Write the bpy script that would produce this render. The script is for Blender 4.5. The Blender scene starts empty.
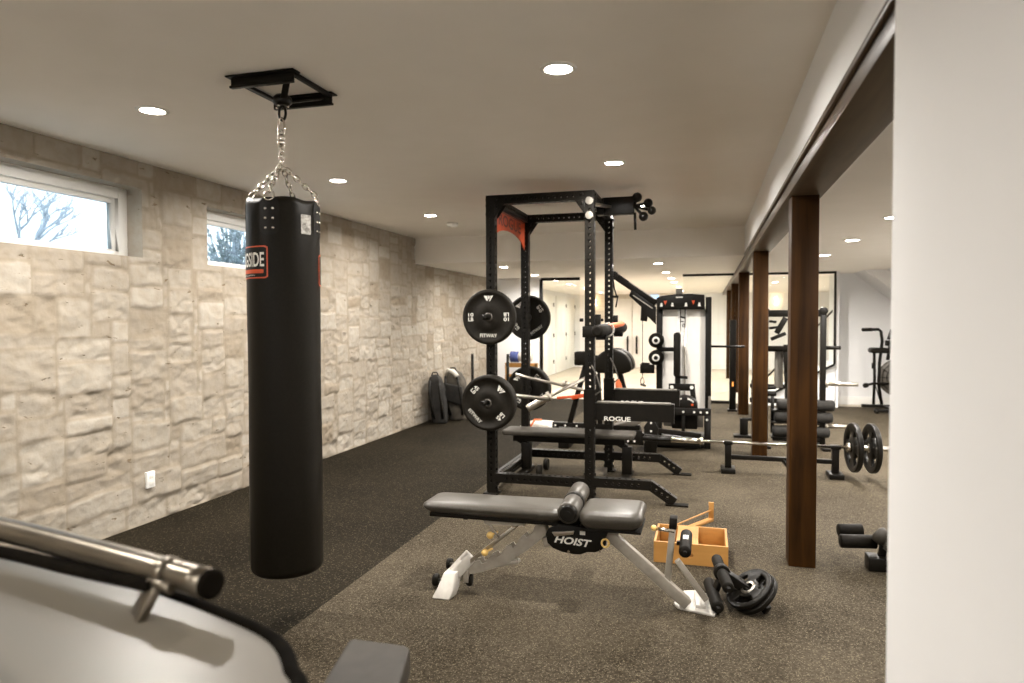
import bpy, bmesh, math, random
import numpy as np
from mathutils import Vector, Matrix, noise
S = bpy.context.scene
COL = S.collection
PI = math.pi
V = Vector
random.seed(7)

# ------------------------------------------------------------------ materials
def mat(name, col, rough=.5, metal=0., spec=.5, coat=0., emit=None, es=0.):
    m = bpy.data.materials.new(name); m.use_nodes = True
    b = m.node_tree.nodes['Principled BSDF']
    b.inputs['Base Color'].default_value = (*col, 1); b.inputs['Roughness'].default_value = rough
    b.inputs['Metallic'].default_value = metal; b.inputs['Specular IOR Level'].default_value = spec
    b.inputs['Coat Weight'].default_value = coat
    if emit: b.inputs['Emission Color'].default_value = (*emit, 1); b.inputs['Emission Strength'].default_value = es
    return m
def N(m, t, **k):
    n = m.node_tree.nodes.new(t)
    for a, v in k.items():
        if a in n.inputs: n.inputs[a].default_value = v
        else: setattr(n, a, v)
    return n
def LK(m, a, b): m.node_tree.links.new(a, b)
def B(m): return m.node_tree.nodes['Principled BSDF']
def ramp(m, src, stops):
    r = N(m, 'ShaderNodeValToRGB'); e = r.color_ramp.elements
    while len(e) < len(stops): e.new(.5)
    for i, (p, c) in enumerate(stops): e[i].position = p; e[i].color = (*c, 1)
    LK(m, src, r.inputs[0]); return r.outputs[0]
def texco(m, scale=(1, 1, 1), kind='Object'):
    t = N(m, 'ShaderNodeTexCoord'); mp = N(m, 'ShaderNodeMapping'); mp.inputs['Scale'].default_value = scale
    LK(m, t.outputs[kind], mp.inputs[0]); return mp.outputs[0]
def noisy(m, c1, c2, scale=8, amount=(.35, .65), sc=(1, 1, 1), bump=0., detail=4, bd=.01, kind='Object'):
    n = N(m, 'ShaderNodeTexNoise'); n.inputs['Scale'].default_value = scale; n.inputs['Detail'].default_value = detail
    LK(m, texco(m, sc, kind), n.inputs['Vector'])
    LK(m, ramp(m, n.outputs['Fac'], [(amount[0], c1), (amount[1], c2)]), B(m).inputs['Base Color'])
    if bump:
        b = N(m, 'ShaderNodeBump'); b.inputs['Strength'].default_value = bump; b.inputs['Distance'].default_value = bd
        LK(m, n.outputs['Fac'], b.inputs['Height']); LK(m, b.outputs[0], B(m).inputs['Normal'])
    return m

M = {}
M['ceiling'] = noisy(mat('ceiling_paint', (.6, .55, .47), .95, spec=.1), (.88, .84, .775), (.90, .86, .795), 3)
M['white'] = noisy(mat('wall_paint', (.8, .78, .74), .85, spec=.2), (.845, .842, .838), (.865, .862, .858), 2)
M['trimwhite'] = noisy(mat('trim_paint', (.85, .84, .8), .45), (.83, .82, .78), (.86, .85, .82), 5)
M['black'] = noisy(mat('black_powdercoat', (.012, .011, .009), .45, spec=.2), (.0040, .0031, .0018), (.0065, .0050, .0030), 30)
M['blacksatin'] = noisy(mat('black_satin', (.012, .011, .009), .34, spec=.25), (.006, .005, .0036), (.009, .0078, .0058), 14)
M['rubber'] = noisy(mat('bumper_rubber', (.02, .018, .015), .55, spec=.15), (.0085, .0068, .0044), (.012, .0098, .0066), 40)
M['foam'] = noisy(mat('black_foam', (.015, .013, .01), .6, spec=.12), (.0062, .005, .0032), (.0095, .0078, .0053), 60, bump=.1, bd=.002)
M['leather'] = noisy(mat('black_vinyl', (.016, .014, .011), .46, spec=.15), (.0055, .0042, .0022), (.008, .0063, .0036), 90, bump=.06, bd=.002)
M['vinyl'] = noisy(mat('charcoal_vinyl', (.08, .075, .065), .38, spec=.4), (.046, .040, .031), (.058, .051, .040), 120, bump=.05, bd=.002)
M['greyplastic'] = noisy(mat('grey_plastic', (.1, .09, .08), .5), (.075, .065, .052), (.09, .078, .063), 20)
M['greypanel'] = noisy(mat('grey_panel', (.1, .09, .08), .5), (.14, .13, .11), (.17, .155, .13), 12)
M['chrome'] = noisy(mat('chrome', (.75, .72, .66), .16, 1.), (.62, .58, .52), (.72, .68, .61), 6)
M['steel'] = noisy(mat('satin_steel', (.55, .52, .46), .34, 1.), (.50, .46, .40), (.6, .56, .49), 12)
M['silver'] = noisy(mat('silver_paint', (.36, .33, .28), .42, .25), (.34, .31, .26), (.40, .365, .31), 25)
M['palepaint'] = noisy(mat('pale_silver_paint', (.6, .57, .52), .4, .1), (.58, .55, .50), (.66, .63, .57), 25)
M['red'] = noisy(mat('red_enamel', (.5, .05, .01), .4), (.50, .062, .012), (.60, .08, .016), 14)
M['darkred'] = noisy(mat('dark_red_enamel', (.12, .012, .005), .4), (.10, .012, .005), (.14, .016, .006), 14)
M['orange'] = noisy(mat('orange_strap', (.75, .16, .05), .6), (.72, .15, .045), (.80, .20, .06), 30)
M['ink'] = noisy(mat('white_print', (.75, .73, .68), .6), (.70, .68, .62), (.78, .76, .70), 20)
M['yellow'] = noisy(mat('yellow_knob', (.8, .55, .15), .4), (.78, .50, .15), (.86, .60, .22), 20)
M['cream'] = noisy(mat('cream_shroud', (.62, .59, .53), .5), (.80, .77, .71), (.84, .81, .75), 8)
M['label'] = noisy(mat('paper_label', (.4, .38, .35), .7), (.16, .15, .13), (.5, .48, .44), 60)
M['blue'] = noisy(mat('blue_cloth', (.05, .07, .2), .8), (.04, .06, .18), (.07, .09, .26), 20)
M['fabric'] = noisy(mat('black_nylon', (.02, .018, .015), .85), (.008, .007, .0052), (.016, .0135, .0105), 18, bump=.3, bd=.01)
M['khaki'] = noisy(mat('grey_nylon', (.12, .105, .085), .85), (.030, .025, .018), (.085, .072, .053), 10, bump=.4, bd=.01)
M['towel'] = noisy(mat('white_towel', (.7, .66, .6), .9), (.62, .58, .50), (.75, .71, .64), 25, bump=.3, bd=.005)
M['brickwhite'] = mat('painted_brick', (.7, .66, .58), .85)
m = M['brickwhite']; bt = N(m, 'ShaderNodeTexBrick'); bt.inputs['Scale'].default_value = 1.6
bt.inputs['Color1'].default_value = (.72, .66, .56, 1); bt.inputs['Color2'].default_value = (.66, .60, .50, 1); bt.inputs['Mortar'].default_value = (.60, .55, .46, 1)
mp = N(m, 'ShaderNodeMapping'); tc = N(m, 'ShaderNodeTexCoord'); mp.inputs['Rotation'].default_value = (PI/2, 0, 0)
LK(m, tc.outputs['Object'], mp.inputs[0]); LK(m, mp.outputs[0], bt.inputs['Vector']); LK(m, bt.outputs[0], B(m).inputs['Base Color'])

def wood(name, c1, c2, axis, sc=14, rough=.5):
    m = mat(name, c1, rough); s = [sc, sc, sc]; s[axis] = sc*.07
    n = N(m, 'ShaderNodeTexNoise'); n.inputs['Scale'].default_value = 1.6; n.inputs['Detail'].default_value = 8; n.inputs['Distortion'].default_value = .6
    LK(m, texco(m, s), n.inputs['Vector'])
    n2 = N(m, 'ShaderNodeTexNoise'); n2.inputs['Scale'].default_value = 2.2; n2.inputs['Detail'].default_value = 3
    LK(m, texco(m), n2.inputs['Vector'])
    ad = N(m, 'ShaderNodeMix'); ad.data_type = 'FLOAT'; ad.inputs[0].default_value = .4
    LK(m, n.outputs['Fac'], ad.inputs[2]); LK(m, n2.outputs['Fac'], ad.inputs[3])
    LK(m, ramp(m, ad.outputs[0], [(.34, c1), (.64, c2)]), B(m).inputs['Base Color'])
    b = N(m, 'ShaderNodeBump'); b.inputs['Strength'].default_value = .15; b.inputs['Distance'].default_value = .003
    LK(m, n.outputs['Fac'], b.inputs['Height']); LK(m, b.outputs[0], B(m).inputs['Normal'])
    return m
M['post'] = wood('stained_oak_vertical', (.015, .0062, .0010), (.056, .0225, .0042), 2, rough=.5)
B(M['post']).inputs['Specular IOR Level'].default_value = .14
M['beam'] = wood('stained_oak_long', (.050, .033, .017), (.095, .064, .036), 1, rough=.36)
M['birch'] = wood('birch_plywood', (.36, .165, .035), (.48, .24, .062), 0, 8)
M['oakfloor'] = wood('pale_oak_boards', (.42, .36, .28), (.52, .455, .365), 1, 6)
M['bark'] = wood('bark', (.42, .43, .45), (.60, .61, .63), 2)

def rubber_floor(name, base1, base2, speck, dens, sc=260., wear=True):
    m = mat(name, base1, .8, spec=.06)
    co = texco(m)
    v = N(m, 'ShaderNodeTexVoronoi'); v.inputs['Scale'].default_value = sc; LK(m, co, v.inputs['Vector'])
    sh = N(m, 'ShaderNodeSeparateColor'); LK(m, v.outputs['Color'], sh.inputs[0])
    pick = N(m, 'ShaderNodeMath', operation='GREATER_THAN'); pick.inputs[1].default_value = 1-dens; LK(m, sh.outputs[0], pick.inputs[0])
    dst = N(m, 'ShaderNodeMath', operation='LESS_THAN'); dst.inputs[1].default_value = .5; LK(m, v.outputs['Distance'], dst.inputs[0])
    mu = N(m, 'ShaderNodeMath', operation='MULTIPLY'); LK(m, pick.outputs[0], mu.inputs[0]); LK(m, dst.outputs[0], mu.inputs[1])
    n = N(m, 'ShaderNodeTexNoise'); n.inputs['Scale'].default_value = 1.1; n.inputs['Detail'].default_value = 6; n.inputs['Roughness'].default_value = .62
    LK(m, co, n.inputs['Vector'])
    n2 = N(m, 'ShaderNodeTexNoise'); n2.inputs['Scale'].default_value = 90; n2.inputs['Detail'].default_value = 3; LK(m, co, n2.inputs['Vector'])
    mx0 = N(m, 'ShaderNodeMix'); mx0.data_type = 'FLOAT'; mx0.inputs[0].default_value = .55
    LK(m, n.outputs['Fac'], mx0.inputs[2]); LK(m, n2.outputs['Fac'], mx0.inputs[3])
    base = ramp(m, mx0.outputs[0], [(.36, base1), (.62, base2)])
    mx = N(m, 'ShaderNodeMix'); mx.data_type = 'RGBA'; LK(m, mu.outputs[0], mx.inputs[0]); LK(m, base, mx.inputs[6]); mx.inputs[7].default_value = (*speck, 1)
    LK(m, mx.outputs[2], B(m).inputs['Base Color'])
    bp = N(m, 'ShaderNodeBump'); bp.inputs['Strength'].default_value = .35; bp.inputs['Distance'].default_value = .003
    LK(m, n2.outputs['Fac'], bp.inputs['Height']); LK(m, bp.outputs[0], B(m).inputs['Normal'])
    return m
M['mat_grey'] = rubber_floor('grey_rubber_floor', (.021, .0156, .0088), (.076, .062, .0425), (.155, .13, .09), .18, 190.)
M['mat_dark'] = rubber_floor('dark_flecked_rubber', (.0045, .0031, .0014), (.0185, .0142, .0082), (.072, .059, .038), .16, 130.)

# stone
m = M['stone'] = mat('limestone', (.6, .52, .4), .9, spec=.2)
at = N(m, 'ShaderNodeAttribute'); at.attribute_name = 'stone'
sp = N(m, 'ShaderNodeSeparateColor'); LK(m, at.outputs['Color'], sp.inputs[0])
c0 = ramp(m, sp.outputs[0], [(0, (.285, .238, .178)), (.18, (.338, .296, .240)), (.7, (.372, .333, .276)), (1, (.41, .372, .315))])
n = N(m, 'ShaderNodeTexNoise'); n.inputs['Scale'].default_value = 14; n.inputs['Detail'].default_value = 7; LK(m, texco(m), n.inputs['Vector'])
mv = ramp(m, n.outputs['Fac'], [(.3, (.90, .87, .82)), (.6, (1, 1, 1))])
mx = N(m, 'ShaderNodeMix'); mx.data_type = 'RGBA'; mx.blend_type = 'MULTIPLY'; mx.inputs[0].default_value = 1; LK(m, c0, mx.inputs[6]); LK(m, mv, mx.inputs[7])
mm = N(m, 'ShaderNodeMix'); mm.data_type = 'RGBA'; LK(m, sp.outputs[1], mm.inputs[0]); LK(m, mx.outputs[2], mm.inputs[6]); mm.inputs[7].default_value = (.285, .238, .178, 1)
cn = N(m, 'ShaderNodeTexNoise'); cn.inputs['Scale'].default_value = 1; cn.inputs['Detail'].default_value = 5; cn.inputs['Roughness'].default_value = .6; cn.inputs['Distortion'].default_value = .15
LK(m, texco(m, (9, 8, 24)), cn.inputs['Vector'])
ck = N(m, 'ShaderNodeMapRange'); ck.inputs[1].default_value = .345; ck.inputs[2].default_value = .30; LK(m, cn.outputs['Fac'], ck.inputs[0])
mc = N(m, 'ShaderNodeMix'); mc.data_type = 'RGBA'; LK(m, ck.outputs[0], mc.inputs[0]); LK(m, mm.outputs[2], mc.inputs[6]); mc.inputs[7].default_value = (.20, .15, .095, 1)
LK(m, mc.outputs[2], B(m).inputs['Base Color'])
hs = N(m, 'ShaderNodeMath', operation='MULTIPLY_ADD'); hs.inputs[1].default_value = -1.2; LK(m, ck.outputs[0], hs.inputs[0]); LK(m, n.outputs['Fac'], hs.inputs[2])
bp = N(m, 'ShaderNodeBump'); bp.inputs['Strength'].default_value = .55; bp.inputs['Distance'].default_value = .012
LK(m, hs.outputs[0], bp.inputs['Height']); LK(m, bp.outputs[0], B(m).inputs['Normal'])

def glass(name, tint, rough=0.):
    m = mat(name, tint, rough); nt = m.node_tree; b = B(m)
    g = N(m, 'ShaderNodeBsdfGlossy'); g.inputs['Roughness'].default_value = rough; t = N(m, 'ShaderNodeBsdfTransparent'); t.inputs[0].default_value = (*tint, 1)
    f = N(m, 'ShaderNodeFresnel'); ge = N(m, 'ShaderNodeNewGeometry'); mr = N(m, 'ShaderNodeMapRange'); mr.inputs[3].default_value = 1.45; mr.inputs[4].default_value = 1/1.45; LK(m, ge.outputs['Backfacing'], mr.inputs[0]); LK(m, mr.outputs[0], f.inputs[0]); mxs = N(m, 'ShaderNodeMixShader')
    LK(m, f.outputs[0], mxs.inputs[0]); LK(m, t.outputs[0], mxs.inputs[1]); LK(m, g.outputs[0], mxs.inputs[2])
    LK(m, mxs.outputs[0], nt.nodes['Material Output'].inputs[0]); nt.nodes.remove(b); return m
M['glass'] = glass('clear_glass', (.95, .97, .96))
M['lamp'] = mat('lamp_diffuser', (1, 1, 1), .5, emit=(1., .93, .82), es=45)
M['snow'] = noisy(mat('outdoor_ground', (.5, .5, .5), .9), (.42, .43, .42), (.6, .62, .63), 3)
M['leaf'] = noisy(mat('dull_leaves', (.1, .13, .08), .8), (.22, .26, .24), (.42, .46, .44), 5)
M['amber'] = mat('amber_light', (1, .4, .1), .5, emit=(1, .35, .06), es=.6)

# ------------------------------------------------------------------ mesh builder
def frame(a, b, up=V((0, 0, 1))):
    z = (b-a).normalized()
    if abs(z.dot(up)) > .99: up = V((0, 1, 0))
    x = up.cross(z).normalized(); y = z.cross(x); return x, y, z
class MB:
    def __init__(s): s.v = []; s.f = []; s.sm = []; s.st = []
    def add(s, vs, fs, smooth=False):
        o = len(s.v); s.st.append(o); s.v += [tuple(v) for v in vs]; s.f += [tuple(i+o for i in f) for f in fs]; s.sm += [smooth]*len(fs); return s
    def box(s, lo, hi):
        x0, y0, z0 = lo; x1, y1, z1 = hi
        return s.add([(x, y, z) for z in (z0, z1) for x, y in ((x0, y0), (x1, y0), (x1, y1), (x0, y1))],
                     [(3, 2, 1, 0), (4, 5, 6, 7), (0, 1, 5, 4), (1, 2, 6, 5), (2, 3, 7, 6), (3, 0, 4, 7)])
    def bar(s, a, b, w, h, up=V((0, 0, 1))):       # rectangular bar a->b, w across, h along up
        a, b = V(a), V(b); x, y, z = frame(a, b, V(up)); vs = []
        for p in (a, b):
            for i, j in ((-1, -1), (1, -1), (1, 1), (-1, 1)): vs.append(p+x*(i*w/2)+y*(j*h/2))
        return s.add(vs, [(3, 2, 1, 0), (4, 5, 6, 7), (0, 1, 5, 4), (1, 2, 6, 5), (2, 3, 7, 6), (3, 0, 4, 7)])
    def cyl(s, a, b, r, r2=None, n=20, cap=True):
        return s.lathe(a, b, [(0, r), (1, r if r2 is None else r2)], n, cap)
    def lathe(s, a, b, prof, n=28, cap=True):      # prof: (t along a->b in 0..1, radius)
        a, b = V(a), V(b); x, y, z = frame(a, b); L = (b-a); vs = []; fs = []
        for t, r in prof:
            for k in range(n):
                q = 2*PI*k/n; vs.append(a+L*t+x*(r*math.cos(q))+y*(r*math.sin(q)))
        for i in range(len(prof)-1):
            for k in range(n): k2 = (k+1) % n; fs.append((i*n+k, i*n+k2, (i+1)*n+k2, (i+1)*n+k))
        s.add(vs, fs, True)
        if cap:
            o = len(s.v)-len(vs); m_ = len(prof)-1
            s.f.append(tuple(o+k for k in range(n))[::-1]); s.f.append(tuple(o+m_*n+k for k in range(n))); s.sm += [False, False]
        return s
    def tube(s, pts, r, n=12, closed=False, rs=None):
        P = [V(p) for p in pts]; m_ = len(P); vs = []; fs = []; x = None
        for i, p in enumerate(P):
            a = P[i-1] if (i > 0 or closed) else p; b = P[(i+1) % m_] if (i < m_-1 or closed) else p
            t = (b-a).normalized()
            if x is None: x, _, _ = frame(V((0, 0, 0)), t)
            x = (x-t*x.dot(t)).normalized(); y = t.cross(x); rr = rs[i] if rs else r
            for k in range(n): q = 2*PI*k/n; vs.append(p+x*(rr*math.cos(q))+y*(rr*math.sin(q)))
        for i in range(m_ if closed else m_-1):
            j = (i+1) % m_
            for k in range(n): k2 = (k+1) % n; fs.append((i*n+k, i*n+k2, j*n+k2, j*n+k))
        s.add(vs, fs, True)
        if not closed:
            o = len(s.v)-len(vs); s.f.append(tuple(o+k for k in range(n))[::-1]); s.f.append(tuple(o+(m_-1)*n+k for k in range(n))); s.sm += [False, False]
        return s
    def prism(s, poly, fn, d0, d1):                # poly 2-D, fn(u,v,d)->3-D
        n = len(poly); vs = [fn(u, v, d) for d in (d0, d1) for u, v in poly]
        fs = [tuple(range(n))[::-1], tuple(range(n, 2*n))]+[(i, (i+1) % n, n+(i+1) % n, n+i) for i in range(n)]
        return s.add(vs, fs)
    def sphere(s, c, r, n=14, m_=9, sc=(1, 1, 1)):
        c = V(c); vs = []; fs = []
        for i in range(m_+1):
            th = PI*i/m_
            for k in range(n): q = 2*PI*k/n; vs.append((c.x+r*sc[0]*math.sin(th)*math.cos(q), c.y+r*sc[1]*math.sin(th)*math.sin(q), c.z+r*sc[2]*math.cos(th)))
        for i in range(m_):
            for k in range(n): k2 = (k+1) % n; fs.append((i*n+k, (i+1)*n+k, (i+1)*n+k2, i*n+k2))
        return s.add(vs, fs, True)
    def perf(s, a, b, w, h=None, pitch=.05, r=.0125, up=V((0, 0, 1)), margin=.05, faces=(0, 1, 2, 3)):
        # square tube a->b with a row of round holes through its faces
        h = h or w; a, b = V(a), V(b); x, y, z = frame(a, b, V(up)); Ln = (b-a).length
        nh = int((Ln-2*margin)/pitch); st = (Ln-nh*pitch)/2
        for fi, (nx, ny, W, H) in enumerate(((x, y, w, h), (y, -x, h, w), (-x, -y, w, h), (-y, x, h, w))):
            base = a+nx*(W/2); hw = H/2
            def P(u, t): return base+ny*u+z*t
            vs = []; fs = []
            def q4(p):
                o = len(vs); vs.extend(p); fs.append((o, o+1, o+2, o+3))
            if fi not in faces: q4([P(-hw, 0), P(hw, 0), P(hw, Ln), P(-hw, Ln)]); s.add(vs, fs); continue
            q4([P(-hw, 0), P(hw, 0), P(hw, st), P(-hw, st)]); q4([P(-hw, Ln-st), P(hw, Ln-st), P(hw, Ln), P(-hw, Ln)])
            cw = pitch/2
            for k in range(nh):
                c = st+pitch*(k+.5)
                out = [(-hw, -cw), (0, -cw), (hw, -cw), (hw, 0), (hw, cw), (0, cw), (-hw, cw), (-hw, 0)]
                inn = [(r*math.cos(-3*PI/4+i*PI/4), r*math.sin(-3*PI/4+i*PI/4)) for i in range(8)]
                o = len(vs)
                for u, t in out: vs.append(P(u, c+t))
                for u, t in inn: vs.append(P(u, c+t))
                for u, t in inn: vs.append(P(u, c+t)-nx*.006)
                for i in range(8):
                    j = (i+1) % 8; fs.append((o+i, o+j, o+8+j, o+8+i)); fs.append((o+8+i, o+8+j, o+16+j, o+16+i))
            s.add(vs, fs)
        for t in (0, Ln):
            s.add([a+z*t+x*(i*w/2)+y*(j*h/2) for i, j in ((-1, -1), (1, -1), (1, 1), (-1, 1))], [(0, 1, 2, 3)])
        return s
    def bolts(s, pts, ax, r=.014, d=.012):
        for p in pts: p = V(p); s.cyl(p, p+V(ax)*d, r, r*.85, 6)
        return s
    def each(s, name, m_, parent=None, **k):       # every solid added becomes an object of its own
        cuts = s.st+[len(s.v)]; out = []
        for a, b in zip(cuts, cuts[1:]):
            q = MB(); q.v = s.v[a:b]
            for f_, sm in zip(s.f, s.sm):
                if a <= f_[0] < b: q.f.append(tuple(i-a for i in f_)); q.sm.append(sm)
            out.append(q.build(name, m_, parent, **k))
        return out
    def build(s, name, m_, parent=None, bevel=0., seg=2, mats=None, fm=None, sub=0):
        me = bpy.data.meshes.new(name); off = V((0, 0, 0))
        if parent is not None: off = ORG[parent.name]
        else:
            a = np.array(s.v); off = V(((a[:, 0].min()+a[:, 0].max())/2, (a[:, 1].min()+a[:, 1].max())/2, a[:, 2].min()))
        me.from_pydata([tuple(V(v)-off) for v in s.v], [], s.f); me.update()
        for p, q in zip(me.polygons, s.sm): p.use_smooth = q
        o = bpy.data.objects.new(name, me); COL.objects.link(o)
        for k in (mats or [m_]): me.materials.append(M[k])
        if fm:
            for p, i in zip(me.polygons, fm): p.material_index = i
        if parent is not None: o.parent = parent; ORG[o.name] = off.copy()
        else: o.location = off; ORG[o.name] = off.copy()
        bm = bmesh.new(); bm.from_mesh(me); bmesh.ops.remove_doubles(bm, verts=bm.verts, dist=1e-5) if bevel or sub else None
        bmesh.ops.recalc_face_normals(bm, faces=bm.faces) if bevel or sub else None
        bm.to_mesh(me); bm.free()
        if bevel:
            b = o.modifiers.new('bevel', 'BEVEL'); b.width = bevel; b.segments = seg; b.limit_method = 'ANGLE'; b.angle_limit = .6; b.harden_normals = False
            for p in me.polygons: p.use_smooth = True
            try: me.shade_smooth_by_angle = True
            except Exception: pass
        if sub:
            b = o.modifiers.new('sub', 'SUBSURF'); b.levels = sub; b.render_levels = sub
            for p in me.polygons: p.use_smooth = True
        return o
ORG = {}
def thing(name, label, cat, loc, group=None):
    o = bpy.data.objects.new(name, None); COL.objects.link(o); o.location = loc; o.empty_display_size = .1
    ORG[o.name] = V(loc); return tag(o, label, cat, group)
def tag(o, label, cat, group=None, kind=None):
    o['label'] = label; o['category'] = cat
    if group: o['group'] = group
    if kind: o['kind'] = kind
    return o
def struct(o): o['kind'] = 'structure'; return o
def dup(root, d, label=None):
    r = root.copy(); COL.objects.link(r); r.location = V(root.location)+V(d)
    if label: r['label'] = label
    for ch in root.children:
        c = ch.copy(); COL.objects.link(c); c.parent = r
        for g in ch.children: e = g.copy(); COL.objects.link(e); e.parent = c
    return r
FONT = bpy.data.curves.new('f', 'FONT')
def text(mb, s, fn, w=None, h=None, bold=.0, ext=.5, spacing=1.):
    """text laid out in (u,v) centred on 0, total width w or height h metres; fn(u,v,d)->3-D with d in 0..1 of thickness"""
    c = bpy.data.curves.new('t', 'FONT'); c.body = s; c.size = 1; c.offset = bold; c.extrude = 0; c.space_character = spacing; c.resolution_u = 3
    o = bpy.data.objects.new('t', c); COL.objects.link(o); bpy.context.view_layer.update()
    me = bpy.data.meshes.new_from_object(o.evaluated_get(bpy.context.evaluated_depsgraph_get()))
    a = np.array([v.co[:] for v in me.vertices]); x0, x1, y0, y1 = a[:, 0].min(), a[:, 0].max(), a[:, 1].min(), a[:, 1].max()
    kx = w/(x1-x0) if w else h/(y1-y0); ky = h/(y1-y0) if h else kx
    if not w: kx = ky
    pts = [((p[0]-(x0+x1)/2)*kx, (p[1]-(y0+y1)/2)*ky) for p in a]
    mb.add([fn(u, v, 1) for u, v in pts], [tuple(p.vertices) for p in me.polygons])
    bpy.data.objects.remove(o); bpy.data.meshes.remove(me)
def rrect(w, h, r, n=6, c=(0, 0)):
    out = []
    for sx, sy, a0 in ((1, 1, 0), (-1, 1, 90), (-1, -1, 180), (1, -1, 270)):
        for i in range(n+1):
            q = math.radians(a0+90*i/n); out.append((c[0]+sx*(w/2-r)+r*math.cos(q), c[1]+sy*(h/2-r)+r*math.sin(q)))
    return out
XZ = lambda y0: (lambda u, v, d: (u, y0+d, v))

# ------------------------------------------------------------------ room
XL, HC, HL = -3.89, 2.594, 2.243
YB, YBK = 8.9, 12.55      # bulkhead, partition line
XW, XP = .44, .47         # dry-wall face of the beam, post face
# floor
f = MB(); fs = []
def slab(x0, x1, y0, y1, z, k):
    f.add([(x0, y0, z), (x1, y0, z), (x1, y1, z), (x0, y1, z)], [(0, 1, 2, 3)]); fs.append(k)
slab(-1.89, 3.6, -2.5, 12.65, 0, 0); slab(-4.1, -1.89, -2.5, 12.65, 0, 1); slab(-4.1, 3.6, 12.65, 21.6, 0, 2)
f.box((-4.1, -2.5, -.06), (3.6, 21.6, -.03)); fs += [0]*6
fl = struct(f.build('floor', None, mats=['mat_grey', 'mat_dark', 'oakfloor'], fm=fs))
struct(MB().box((XL, -2.5, HC), (XW, YB, HC+.06)).build('ceiling', 'ceiling'))
struct(MB().box((-4.3, YB+.03, HL), (XW, 21.6, HL+.06)).build('ceiling', 'ceiling'))
struct(MB().box((XL-.2, YB, HL), (XW, YB+.03, HC+.06)).build('trim_6', 'ceiling'))
struct(MB().box((.64, -2.5, HL), (3.6, 21.4, HL+.06)).build('ceiling', 'ceiling'))
# boxed beam: plaster side above, stained oak casing below
struct(MB().box((XW, 1.5, 2.265), (.645, 21.3, HC+.06)).build('trim_1', 'white'))
bm_ = MB().box((XW+.012, 1.5, 2.18), (.648, 21.3, 2.265)); bm_.box((XW-.006, 1.5, 2.245), (XW+.012, 21.3, 2.27))
struct(bm_.build('trim_2', 'beam', bevel=.003))
# walls
struct(MB().box((.40, -2.5, 0), (.655, 1.74, HC)).build('wall_right_near', 'white', bevel=.004))
struct(MB().box((3.5, -2.5, 0), (3.6, 21.6, HC)).build('wall_right', 'white'))
struct(MB().box((-4.1, -2.6, 0), (3.6, -2.5, HC)).build('wall_front', 'white'))
struct(MB().box((XL-.05, YBK, 0), (-2.965, YBK+.12, HL)).build('wall_back_left', 'white'))
struct(MB().box((-4.3, 21.3, 0), (3.6, 21.4, HL)).build('wall_far', 'white'))
struct(MB().box((-4.3, YBK+.12, 0), (XL-.1, 21.4, HL)).build('wall_far_left', 'white'))
struct(MB().box((2.05, 12.46, 0), (2.10, 12.95, HL)).box((2.05, 12.95, 0), (3.6, 13.1, HL)).build('wall_back_right', 'white'))
struct(MB().box((2.05, 12.935, 0), (3.5, 12.95, .14)).build('baseboard_back', 'trimwhite', bevel=.004))
struct(MB().box((-2.6, 21.285, 0), (.4, 21.3, .14)).build('baseboard_far', 'trimwhite'))
# brick panel of the far wall
struct(MB().box((-3.5, 21.26, 0), (-.95, 21.3, HL)).build('wall_far_brick', 'brickwhite'))
# slanted soffit under the stair at the right
w = MB().prism([(2.40, HL), (3.5, 1.36), (3.5, HL+.05), (2.4, HL+.05)], XZ(0), 12.1, 12.95)
struct(w.build('ceiling_soffit', 'white'))
w = MB().prism([(2.72, HL), (3.5, HL), (3.5, 1.62)], XZ(0), 11.7, 12.1)
struct(w.build('trim_3', 'white'))

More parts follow.
